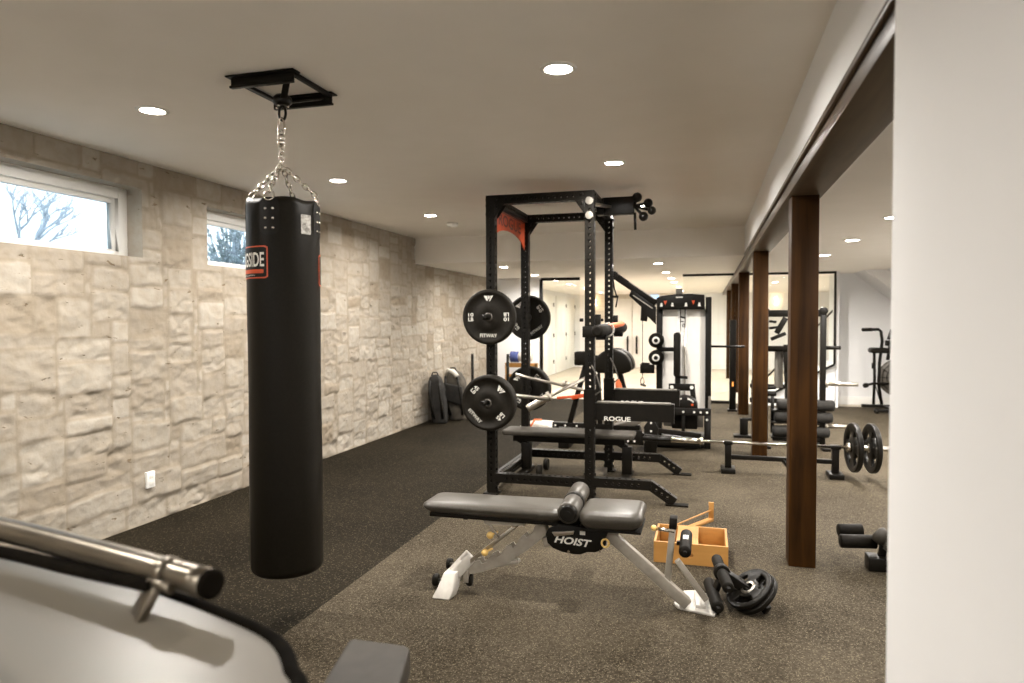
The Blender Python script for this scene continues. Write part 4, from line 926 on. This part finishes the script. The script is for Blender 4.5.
# long arm to the upper left
MB().bar((-.60, CY-.02, 1.66), (-1.12, CY-.02, 2.02), .06, .085).lathe((-1.12, CY-.06, 2.02), (-1.12, CY+.02, 2.02), [(0, .05), (1, .05)], 20).build('upper_arm', 'black', t, bevel=.004)
MB().prism([(-.60, 1.40), (-.60, 1.62), (-.90, 1.84), (-.93, 1.76), (-.78, 1.62), (-.79, 1.45), (-.71, 1.44), (-.70, 1.50)], XZ(0), CY-.06, CY-.03).build('gusset', 'black', t, bevel=.003)
MB().bar((-.61, CY-.065, 1.715), (-.93, CY-.065, 1.935), .006, .012).bar((-.64, CY-.065, 1.60), (-.88, CY-.065, 1.765), .006, .010).each('edge_strip', 'steel', t)
for z in (1.21, 1.0):
    w_ = MB().lathe((-.59, CY-.20, z), (-.59, CY-.04, z), [(0, .05), (.1, .085), (.25, .092), (1, .092)], 28).build('roller_pad', 'foam', t)
    MB().lathe((-.59, CY-.212, z), (-.59, CY-.198, z), [(0, .026), (0, .042), (1, .046)], 20, cap=False).build('hub_cap', 'cream', w_)
MB().bar((-.57, CY-.1, 1.10), (-.33, CY-.1, 1.10), .05, .05).bar((-.56, CY-.1, .92), (-.56, CY-.1, 1.3), .03, .03, up=V((0, 1, 0))).each('roller_arm', 'black', t, bevel=.003)
MB().box((-.79, CY-.08, .80), (-.62, CY+.02, .91)).prism([(-.79, .80), (-.79, .91), (-.76, .935), (-.66, .93)], XZ(0), CY-.085, CY-.075).build('pulley_bracket', 'black', t, bevel=.004)
MB().cyl((-.765, CY-.03, 1.5), (-.765, CY-.03, .74), .004, n=8).build('cable', 'black', t)
MB().tube(ring((-.765, CY-.03, .70), (.022, 0, 0), (0, 0, .04)), .006, 8, True).bar((-.79, CY-.03, .66), (-.72, CY-.03, .64), .03, .03).build('carabiner', 'chrome', t)
MB().prism(rrect(.075, .52, .03, 5, (-.335, 1.05)), XZ(0), CY-.42, CY-.15).build('chest_pad', 'leather', t, bevel=.01)
MB().bar((-.33, CY-.28, .80), (-.33, CY-.28, .60), .06, .06, up=V((0, 1, 0))).cyl((-.33, CY-.3, .78), (-.21, CY-.3, .775), .018).build('pad_stem', 'black', t, bevel=.003)
YU = CY-.30
MB().box((-.43, YU-.03, .62), (-.13, YU+.03, .70)).bar((-.40, YU, .66), (-.44, YU, .30), .06, .06, up=V((0, 1, 0))).bar((-.16, YU, .66), (-.13, YU, .40), .06, .06, up=V((0, 1, 0))).build('pad_frame', 'black', t, bevel=.004)
MB().bolts([(-.395, YU-.03, .66), (-.165, YU-.03, .66)], (0, -1, 0), .024, .012).each('bolt', 'cream', t)
hump = [(-.385, .20)]+[(-.24-.145*math.cos(PI*k/12), .47+.105*math.sin(PI*k/12)) for k in range(13)]+[(-.095, .20)]
hc = MB().prism(hump, XZ(0), CY-.55, CY-.33).build('weight_housing', 'black', t, bevel=.012)
g = MB()
for s_ in (-1, 1):
    for k in range(5):
        q = PI/2+s_*(.32+.14*k); c = (-.24+.125*math.cos(q), .455+.100*math.sin(q)); g.box((c[0]-.008, CY-.556, c[1]-.009), (c[0]+.008, CY-.551, c[1]+.009))
g.build('housing_marks', 'ink', hc)
MB().box((-.165, CY-.556, .47), (-.14, CY-.551, .495)).build('red_mark', 'red', hc)
bs = MB().box((-.56, CY-.66, .375), (.05, CY-.58, .450)); bs.box((-.02, CY-.66, .0), (.05, CY-.58, .375)); bs.box((-.56, CY-.66, 0), (-.49, CY-.58, .375)); bs.box((-.49, CY-.64, .0), (-.02, CY-.60, .05)); bs.box((-.27, CY-.64, .05), (-.23, CY-.60, .375))
bs.build('base_frame', 'black', t, bevel=.004)
MB().box((-.48, CY-.50, .22), (-.03, CY-.47, .36)).build('rear_panel', 'greyplastic', t, bevel=.004)
MB().bolts([(x, CY-.66, .412) for x in (-.5, -.42, -.25, -.13, -.06, .01, )]+[(.01, CY-.66, .33)], (0, -1, 0), .014, .008).each('bolt', 'cream', t)
MB().prism([(-.62, .03), (-.58, .10), (-.06, .05), (-.06, .015)], XZ(0), CY-.75, CY-.66).box((-.60, CY-.9, .0), (-.56, CY-.2, .05)).build('foot_plate', 'black', t, bevel=.003)
MB().box((-.62, CY-.2, 0), (.04, CY+.25, .05)).build('base_frame', 'black', t, bevel=.004)
MB().bar((.03, CY-.3, .0), (.04, CY-.3, .56), .03, .012, up=V((0, 1, 0))).build('front_guard', 'steel', t)
MB().cyl((.055, CY, 1.135), (.44, CY, 1.135), .014).build('side_bar', 'black', t)
for x in (.22,): pass

# ================================================================== leg-press style machine between rack and cable machine
t = thing('hip_thrust_machine', 'low black floor machine of bolted beams behind the rack', 'exercise machine', (-.95, 7.9, 0))
Y0 = 7.75
MB().perf((-1.62, Y0, .20), (-.60, Y0, .17), .075, pitch=.06, r=.012).build('long_beam', 'black', t)
MB().bar((-.63, Y0, .12), (-.06, Y0+.22, .10), .06, .075).bar((-.62, Y0, .25), (-.06, Y0+.2, .17), .05, .05).build('foot_beam', 'black', t, bevel=.003)
MB().prism([(-.64, .0), (-.52, .0), (-.50, .28), (-.55, .36), (-.61, .36), (-.66, .28)], XZ(0), Y0-.06, Y0-.045).prism([(-.95, .08), (-.66, .08), (-.68, .24), (-.92, .24)], XZ(0), Y0-.055, Y0-.04).build('hinge_plate', 'black', t, bevel=.003)
MB().bolts([(x, Y0-.055, z) for x, z in ((-.9, .2), (-.83, .2), (-.76, .2), (-.9, .12), (-.83, .12), (-.76, .12), (-.58, .33), (-.58, .24))], (0, -1, 0), .013, .009).each('bolt', 'cream', t)
MB().prism([(-1.0, .28), (-.76, .28), (-.66, .34), (-.72, .36)], XZ(0), Y0-.02, Y0+.2).build('ramp_plate', 'greyplastic', t, bevel=.003)
MB().box((-1.62, Y0-.05, 0), (-1.5, Y0+.3, .18)).box((-.66, Y0-.03, 0), (-.55, Y0+.35, .1)).each('foot', 'black', t, bevel=.003)
MB().cyl((-.62, Y0-.45, .30-.05), (-.1, Y0-.35, .235-.02), .02).build('front_bar', 'blacksatin', t)
MB().bar((-.60, Y0-.45, .25), (-.60, Y0-.1, .16), .03, .03).build('front_arm', 'black', t)

# ================================================================== glute-ham bench with big curved pad
GY = 8.9
t = thing('glute_ham_bench', 'black bench with a large half-round pad on slanted legs behind the rack', 'exercise bench', (-1.25, GY, 0))
hp = [(-1.36, .80)]+[(-1.13+.235*math.cos(PI-PI*k/16*1.05), .86+.235*math.sin(PI-PI*k/16*1.05)) for k in range(17)]+[(-1.0, .79)]
for ya in (GY-.30, GY+.05): MB().prism(hp, XZ(0), ya, ya+.24).build('curved_pad', 'leather', t, bevel=.03, seg=4)
MB().box((-1.615, GY-.25, .885), (-1.37, GY-.05, 1.06)).build('foot_pad', 'leather', t, bevel=.02, seg=3)
MB().bar((-1.40, GY-.1, .98), (-1.20, GY-.1, .98), .06, .06).build('spine', 'black', t, bevel=.003)
for a, b in (((-1.48, GY-.1, .92), (-1.70, GY-.1, .12)), ((-1.06, GY-.1, .82), (-.88, GY-.1, .12)), ((-1.20, GY-.1, .82), (-1.16, GY-.1, .12)), ((-1.34, GY-.1, .84), (-1.30, GY-.1, .12))):
    MB().bar(a, b, .06, .075, up=V((0, 1, 0))).build('leg', 'black', t, bevel=.003)
MB().bar((-1.92, GY-.1, .10), (-.8, GY-.1, .10), .08, .075).box((-1.93, GY-.4, 0), (-1.85, GY+.3, .065)).box((-.9, GY-.4, 0), (-.82, GY+.3, .065)).build('base_frame', 'black', t, bevel=.003)
MB().bolts([(x, GY-.14, .10) for x in (-1.88, -1.75, -1.6, -1.45)], (0, -1, 0), .014, .01).each('bolt', 'cream', t)
o = MB().lathe((-1.07, GY-.22, .72), (-1.0, GY-.26, .40), [(0, .02), (.2, .04), (.8, .045), (1, .02)], 14).build('orange_kettle_roll', 'orange', t)
o.name = 'orange_roll'
MB().bar((-1.85, GY-.18, .46), (-1.48, GY-.18, .50), .03, .03).bar((-1.66, GY-.19, .47), (-1.5, GY-.19, .50), .05, .05).build('adjuster_arm', 'red', t, bevel=.003)
# towels and orange band on the floor left of it
o = MB().prism([(-2.34, 0), (-2.36, .07), (-2.22, .11), (-1.98, .10), (-1.93, .05), (-1.94, 0)], XZ(0), 8.75, 9.15).build('folded_towel', 'towel', bevel=.02, seg=3)
tag(o, 'crumpled white towel on the floor by the rear bench', 'towel')
o = MB().tube([(-2.22, 8.7, .012), (-2.18, 8.68, .10), (-2.14, 8.7, .17), (-2.09, 8.85, .15)], .014, 8).build('resistance_band', 'orange')
tag(o, 'orange resistance band draped over the white towel', 'resistance band')

# ================================================================== push sled
t = thing('push_sled', 'black push sled with two tall poles near the stone wall', 'push sled', (-3.65, 11.3, 0))
for x in (-3.79, -3.17): MB().cyl((x, 11.03, .05), (x, 11.03, .90), .024, n=16).build('pole', 'black', t)
for x in (-3.77, -3.19): MB().box((x-.03, 10.80, 0), (x+.03, 11.70, .06)).build('skid', 'black', t, bevel=.01)
MB().box((-3.80, 11.0, .05), (-3.16, 11.06, .11)).box((-3.80, 11.5, .05), (-3.16, 11.56, .11)).each('crossbar', 'black', t, bevel=.004)
t = thing('small_wooden_rack', 'small pale wooden frame standing behind the push sled', 'wooden frame', (-3.2, 12.2, 0))
MB().box((-3.55, 12.18, .60), (-2.95, 12.24, .68)).box((-3.55, 12.18, .42), (-2.95, 12.24, .47)).each('rail', 'birch', t, bevel=.004)
for x in (-3.53, -2.97): MB().box((x-.025, 12.18, 0), (x+.025, 12.24, .68)).build('leg', 'birch', t, bevel=.004)
MB().box((-3.5, 12.17, .40), (-2.98, 12.30, .415)).build('shelf', 'blue', t)
t = thing('rolled_mat', 'blue and white rolled mat behind the rear left rack upright', 'rolled mat', (-3.2, 12.2, .68))
MB().lathe((-3.46, 12.22, .79), (-3.30, 12.22, .79), [(0, .06), (.05, .10), (.95, .10), (1, .06)], 20).build('blue_end', 'blue', t)
MB().lathe((-3.30, 12.22, .79), (-3.05, 12.22, .80), [(0, .085), (1, .08)], 20).build('white_roll', 'towel', t)

# ================================================================== backpacks against the stone wall
def backpack(name, c, w_, d_, h_, lean, m_, label, seed, yaw=0):
    t = thing(name, label, 'bag', (c[0], c[1], 0), 'bags against the stone wall'); g = MB(); n, k_ = 28, 18; vs = []
    for j in range(k_+1):
        s_ = j/k_; tp = (1-.35*max(0, (s_-.72)/.28)**2)*(.90+.16*math.sin(PI*min(1, s_*1.15))); tp *= (1 if j < k_ else .55)
        for i in range(n):
            q = 2*PI*i/n; cq, sq = math.cos(q), math.sin(q); ex = .55
            x = w_/2*tp*math.copysign(abs(cq)**ex, cq); y = d_/2*tp*math.copysign(abs(sq)**ex, sq)
            nn_ = 1+.10*noise.noise((cq*2+seed, sq*2, s_*6))+.05*noise.noise((cq*6+seed, sq*6, s_*16)); x *= nn_; y *= nn_
            ca, sa = math.cos(yaw), math.sin(yaw); vs.append((c[0]+x*ca-y*sa-lean*s_, c[1]+x*sa+y*ca, h_*s_))
    fs_ = [(j*n+i, j*n+(i+1) % n, (j+1)*n+(i+1) % n, (j+1)*n+i) for j in range(k_) for i in range(n)]
    g.add(vs, fs_, True); g.f.append(tuple(range(n))[::-1]); g.f.append(tuple(range(k_*n, k_*n+n))); g.sm += [True, True]; g.build('bag_body', m_, t)
    ca, sa = math.cos(yaw), math.sin(yaw)
    for s_ in (-1, 1):
        px = lambda u, v, z: (c[0]+u*ca-v*sa-lean*z/h_, c[1]+u*sa+v*ca, z)
        MB().tube([px(s_*w_*.28, -d_*.52, h_*.9), px(s_*w_*.33, -d_*.70, h_*.65), px(s_*w_*.33, -d_*.68, h_*.35), px(s_*w_*.28, -d_*.50, h_*.12)], .018, 8).build('shoulder_strap', 'black', t)
    MB().tube([px(-.05, 0, h_*.97), px(-.03, 0, h_*1.05), px(.03, 0, h_*1.05), px(.05, 0, h_*.97)], .010, 8).build('top_handle', 'black', t)
    return px, t
backpack('backpack', (-3.67, 9.26), .22, .34, .68, .08, 'fabric', 'tall black backpack leaning on the stone wall, left of the grey one', 1, .25)
px, tb = backpack('backpack', (-3.52, 9.66), .32, .36, .72, .10, 'khaki', 'slouching dark grey bag leaning on the stone wall, right of the black backpack', 4, .15)
MB().prism([(-.12, .30), (.14, .22), (.15, .50), (-.10, .55)], lambda u, v, d: (px(u, -.20-d, v)), .0, .06).build('front_pocket', 'fabric', tb, bevel=.02)
MB().tube([(-3.68, 9.54, .66), (-3.64, 9.5, .73), (-3.56, 9.50, .71), (-3.50, 9.50, .64)], .035, 10).build('white_lining', 'towel', tb)

# ================================================================== fan bike
FY = 12.4
t = thing('fan_bike', 'black upright fan exercise bike by the back wall, cut by the near wall', 'exercise bike', (2.75, FY, 0))
MB().box((2.44, FY-.03, .03), (3.0, FY+.03, .075)).build('base_bar', 'black', t, bevel=.006)
MB().box((2.50, FY-.62, .02), (3.05, FY-.56, .07)).box((2.76, FY-.6, .03), (2.82, FY, .07)).build('stabiliser', 'black', t, bevel=.006)
MB().cyl((2.52, FY-.60, .035), (2.56, FY-.60, .035), .035).each('wheel', 'rubber', t)
MB().tube([(2.44, FY, 1.29), (2.68, FY, 1.295), (2.715, FY, 1.26), (2.735, FY, 1.10), (2.70, FY, .75), (2.69, FY, .40), (2.74, FY, .08)], .024, 12).build('handlebar', 'black', t)
MB().lathe((2.43, FY, 1.29), (2.58, FY, 1.293), [(0, .02), (.1, .030), (1, .030)], 14).build('grip', 'rubber', t)
MB().prism(rrect(.29, .085, .04, 5, (2.69, .955)), XZ(0), FY-.12, FY+.12).build('seat', 'leather', t, bevel=.02, seg=3)
MB().tube([(2.62, FY, .92), (2.63, FY, .5), (2.62, FY, .08)], .022, 10).tube([(2.62, FY, .15), (2.62, FY-.02, .45), (2.72, FY-.02, .12)], .012, 8).build('seat_post', 'black', t)
MB().lathe((2.95, FY-.10, .52), (3.02, FY+.12, .52), [(0, .1), (.08, .27), (.2, .30), (.8, .30), (.92, .27), (1, .1)], 40).build('fan_housing', 'greyplastic', t)
g = MB()
for r in (.10, .17, .24): g.tube(ring((2.948, FY-.106, .52), V((.11, -.035, 0)).normalized()*r*.95, (0, 0, r), 36), .006, 6, True)
for k in range(12):
    q = PI*k/6; g.tube([(2.948, FY-.106, .52), (2.948+.95*.27*math.cos(q)*.95, FY-.106-.3*.27*math.cos(q), .52+.27*math.sin(q))], .005, 5)
g.build('fan_guard', 'black', t)
MB().bar((2.82, FY, .80), (2.86, FY, 1.10), .05, .05, up=V((0, 1, 0))).build('mast', 'black', t, bevel=.004)
MB().prism([(2.80, 1.13), (2.85, 1.30), (2.96, 1.30), (2.94, 1.13)], XZ(0), FY-.1, FY+.02).box((2.78, FY-.04, 1.03), (2.90, FY+.04, 1.12)).build('console', 'black', t, bevel=.01)
MB().tube([(2.48, FY-.08, .39), (2.60, FY-.06, .42), (2.86, FY-.05, .42)], .020, 10).lathe((2.47, FY-.12, .39), (2.50, FY-.05, .39), [(0, .04), (1, .04)], 14).build('pedal_crank', 'black', t)
MB().cyl((2.60, FY-.02, .66), (2.60, FY-.02, .75), .02).build('bottle_cage', 'black', t)

# ================================================================== foreground machine
t = thing('foreground_machine', 'blurred machine in the near left corner: chrome bar above a black-rimmed grey panel', 'exercise machine', (-1.2, .9, 0))
zp = .93
def cat_(P, n=12):
    out = []
    for i in range(len(P)-1):
        p0 = V(P[max(i-1, 0)]); p1 = V(P[i]); p2 = V(P[i+1]); p3 = V(P[min(i+2, len(P)-1)])
        for k in range(n):
            q = k/n; out.append(.5*((2*p1)+(p2-p0)*q+(2*p0-5*p1+4*p2-p3)*q*q+(3*p1-p0-3*p2+p3)*q**3))
    out.append(V(P[-1])); return out
edge = [(-1.76,1.165,0.93),(-1.53,1.176,0.93),(-1.358,1.176,0.93),(-1.155,1.135,0.93),(-0.961,1.083,0.93),(-0.8,1.031,0.93),(-0.706,0.993,0.93),(-0.649,0.954,0.93),(-0.601,0.902,0.93),(-0.554,0.835,0.93),(-0.545,0.6,0.93),(-0.56,0.46,0.93),(-0.66,0.42,0.93),(-1.2,0.41,0.93),(-1.7,0.42,0.93),(-1.8,0.5,0.93),(-1.82,0.8,0.93),(-1.81,1.08,0.93),(-1.76,1.165,0.93)]
rim = cat_(edge, 8)
MB().tube(rim+[V(edge[0])], .0135, 12).build('panel_rim', 'rimblack', t)
cxp = sum(p.x for p in rim)/len(rim); cyp = sum(p.y for p in rim)/len(rim)
g = MB(); n_ = len(rim)-1; vs = [(p.x, p.y, p.z+.004) for p in rim[:-1]]+[(p.x, p.y, p.z-.004) for p in rim[:-1]]
g.add(vs, [tuple(range(n_)), tuple(range(n_, 2*n_))[::-1]]); g.build('panel', 'panelgrey', t)
HB = [(-2.0, 1.235, 1.0), (-1.45, 1.150, 1.0), (-.835, 1.012, 1.0)]; HL2 = [(-1.80, 1.135, .965), (-1.476, 1.125, .965), (-1.199, 1.075, .968), (-.95, 1.01, .985)]; BRK = (-.945, 1.035, 1.0)
H0, H1, H2 = V(HB[0]), V(HB[1]), V(HB[2])
MB().tube(cat_([H0, H1, H2], 10), .026, 24).build('chrome_bar', 'gunmetal', t)
d = (H2-H1).normalized(); MB().lathe(H2-d*.002, H2+d*.012, [(0, .0262), (.6, .0262), (1, .020)], 24).build('end_cap', 'rimblack', t)
MB().tube(cat_([V(p) for p in HL2], 10), .013, 18).build('lower_tube', 'rimblack', t)
br = V(BRK)
MB().lathe(br+d*-.012, br+d*.012, [(0, .030), (1, .030)], 24).bar(br+V((-.012, -.02, -.015)), br+V((-.03, -.045, -.075)), .060, .014).cyl(br+V((-.02, -.02, -.01)), br+V((.04, -.035, -.012)), .010).build('bracket', 'gunmetal', t, bevel=.002)
MB().lathe(br+V((-.03, -.05, -.094)), br+V((-.03, -.05, -.078)), [(0, .052), (1, .048)], 32).build('bracket_foot', 'foam', t, bevel=.003)
MB().bar((-1.35, .75, .9), (-1.45, .7, .05), .08, .08, up=V((0, 1, 0))).box((-1.8, .35, 0), (-1.1, 1.0, .05)).bar((-1.40, .74, .90), (-1.5, .95, .985), .04, .04).build('pedestal', 'blacksatin', t, bevel=.01)
MB().tube(cat_([(-1.55, .80, .95), (-1.20, .79, .952), (-.95, .70, .95), (-.90, .55, .95)], 10), .020, 14).build('inner_tray_edge', 'palepaint', t)
t = thing('bench_seat', 'dark grey padded seat end at the bottom edge of the photo', 'seat', (-.85, 1.45, 0))
g = MB(); top = [(-.870, 1.42), (-.925, 1.655), (-.915, 1.668), (-.765, 1.668), (-.745, 1.655), (-.665, 1.38), (-.665, 1.1), (-.870, 1.1)]
g.prism(top, lambda u, v, d: (u, v, d), .53, .60); g.build('seat_pad', 'padgrey', t, bevel=.014, seg=4)
MB().prism([(x*1.0, y-.015) for x, y in top], lambda u, v, d: (u, v, d), .515, .535).build('seat_base', 'foam', t, bevel=.004)
MB().bar((-.80, 1.40, .52), (-.80, 1.3, .04), .07, .07, up=V((0, 1, 0))).box((-1.0, 1.05, 0), (-.6, 1.5, .04)).build('pedestal', 'blacksatin', t, bevel=.008)

# ------------------------------------------------------------------ outdoors, world, camera
struct(MB().box((-14, -6, 1.60), (XL-.9, 16, 1.72)).build('ground_outside', 'snow'))
struct(MB().box((XL-.9, -6, 1.60), (XL-.24, 16, 1.66)).build('trim_5', 'snow'))
rt = random.Random(5)
def bare_tree(x, y, h, label, lean=0):
    t = thing('bare_tree', label, 'tree', (x, y, 1.72), 'bare trees outside the windows'); g = MB(); tw = MB()
    def br(p, d, L, r, n):
        q = p+d*L; tgt = g if n > 2 else tw
        tgt.tube([p, (p+q)/2+V((rt.uniform(-1, 1), rt.uniform(-1, 1), rt.uniform(-.5, 1)))*L*.06, q], r, 5, rs=[r, r*.85, r*.62])
        if n == 0: return
        for _ in range(3 if n > 1 else 2):
            dd = (d+V((rt.uniform(-1, 1), rt.uniform(-1, 1), rt.uniform(-.3, .7)))*.75).normalized(); br(p+(q-p)*rt.uniform(.55, 1), dd, L*rt.uniform(.6, .8), r*.6, n-1)
    br(V((x, y, 1.72)), V((0, lean, 1)).normalized(), h*.33, .07, 5)
    g.build('trunk', 'bark', t); tw.build('twigs', 'bark', t)
bare_tree(-12.5, 6.3, 4.0, 'bare tree seen faintly at the left side of the long window')
bare_tree(-13.2, 10.6, 3.6, 'bare tree seen faintly at the right side of the long window', .1)
def shrub(x, y, label):
    t = thing('leafless_shrub', label, 'shrub', (x, y, 1.72), 'shrubs outside the small window'); g = MB(); lf = MB()
    for _ in range(90):
        d = V((rt.uniform(-.7, .7), rt.uniform(-.8, .8), rt.uniform(.5, 1))).normalized(); p = V((x, y, 1.72)); q = p+d*rt.uniform(.5, 1.15)
        g.tube([p, (p+q)/2+V((0, 0, .04)), q], .008, 4)
        for _ in range(14):
            c = p+(q-p)*rt.uniform(.4, 1.05); u = V((rt.uniform(-1, 1), rt.uniform(-1, 1), rt.uniform(-1, 1))).normalized()*.03; v = u.orthogonal().normalized()*.02
            lf.add([c-u, c+v, c+u, c-v], [(0, 1, 2, 3)])
    g.build('stems', 'bark', t); lf.build('leaves', 'leaf', t)
shrub(-5.75, 7.45, 'dull green shrub outside, behind the left of the small window')
shrub(-6.0, 8.1, 'dull green shrub outside, behind the right of the small window')

w = bpy.data.worlds.new('sky'); S.world = w; w.use_nodes = True
nt = w.node_tree; bg = nt.nodes['Background']
tcw = nt.nodes.new('ShaderNodeTexCoord'); sx = nt.nodes.new('ShaderNodeSeparateXYZ'); nt.links.new(tcw.outputs['Generated'], sx.inputs[0])
rp = nt.nodes.new('ShaderNodeValToRGB'); nt.links.new(sx.outputs[2], rp.inputs[0])
rp.color_ramp.elements[0].color = (.78, .88, .95, 1); rp.color_ramp.elements[1].color = (.45, .66, .92, 1); rp.color_ramp.elements[1].position = .7
nt.links.new(rp.outputs[0], bg.inputs[0]); bg.inputs[1].default_value = 1.5

cam = bpy.data.cameras.new('camera'); co = bpy.data.objects.new('camera', cam); COL.objects.link(co); S.camera = co
PSI, TH, ROLL, F = .27376, .03068, -.00284, 693.
fw = V((-math.sin(PSI)*math.cos(TH), math.cos(PSI)*math.cos(TH), -math.sin(TH))); r0 = V((math.cos(PSI), math.sin(PSI), 0)); u0 = r0.cross(fw)
c_, s_ = math.cos(ROLL), math.sin(ROLL); rr = r0*c_+u0*s_; uu = r0*(-s_)+u0*c_
mw = Matrix((( rr.x, uu.x, -fw.x, 0), (rr.y, uu.y, -fw.y, 0), (rr.z, uu.z, -fw.z, 1.46), (0, 0, 0, 1))); co.matrix_world = mw
cam.sensor_width = 36; cam.lens = F/1024*36; cam.clip_start = .05
cam.dof.use_dof = True; cam.dof.focus_distance = 4.0; cam.dof.aperture_fstop = 2.2
S.view_settings.view_transform = 'Standard'; S.view_settings.look = 'None'; S.view_settings.gamma = 1; S.view_settings.use_curve_mapping = False
S.view_settings.exposure = EXPO
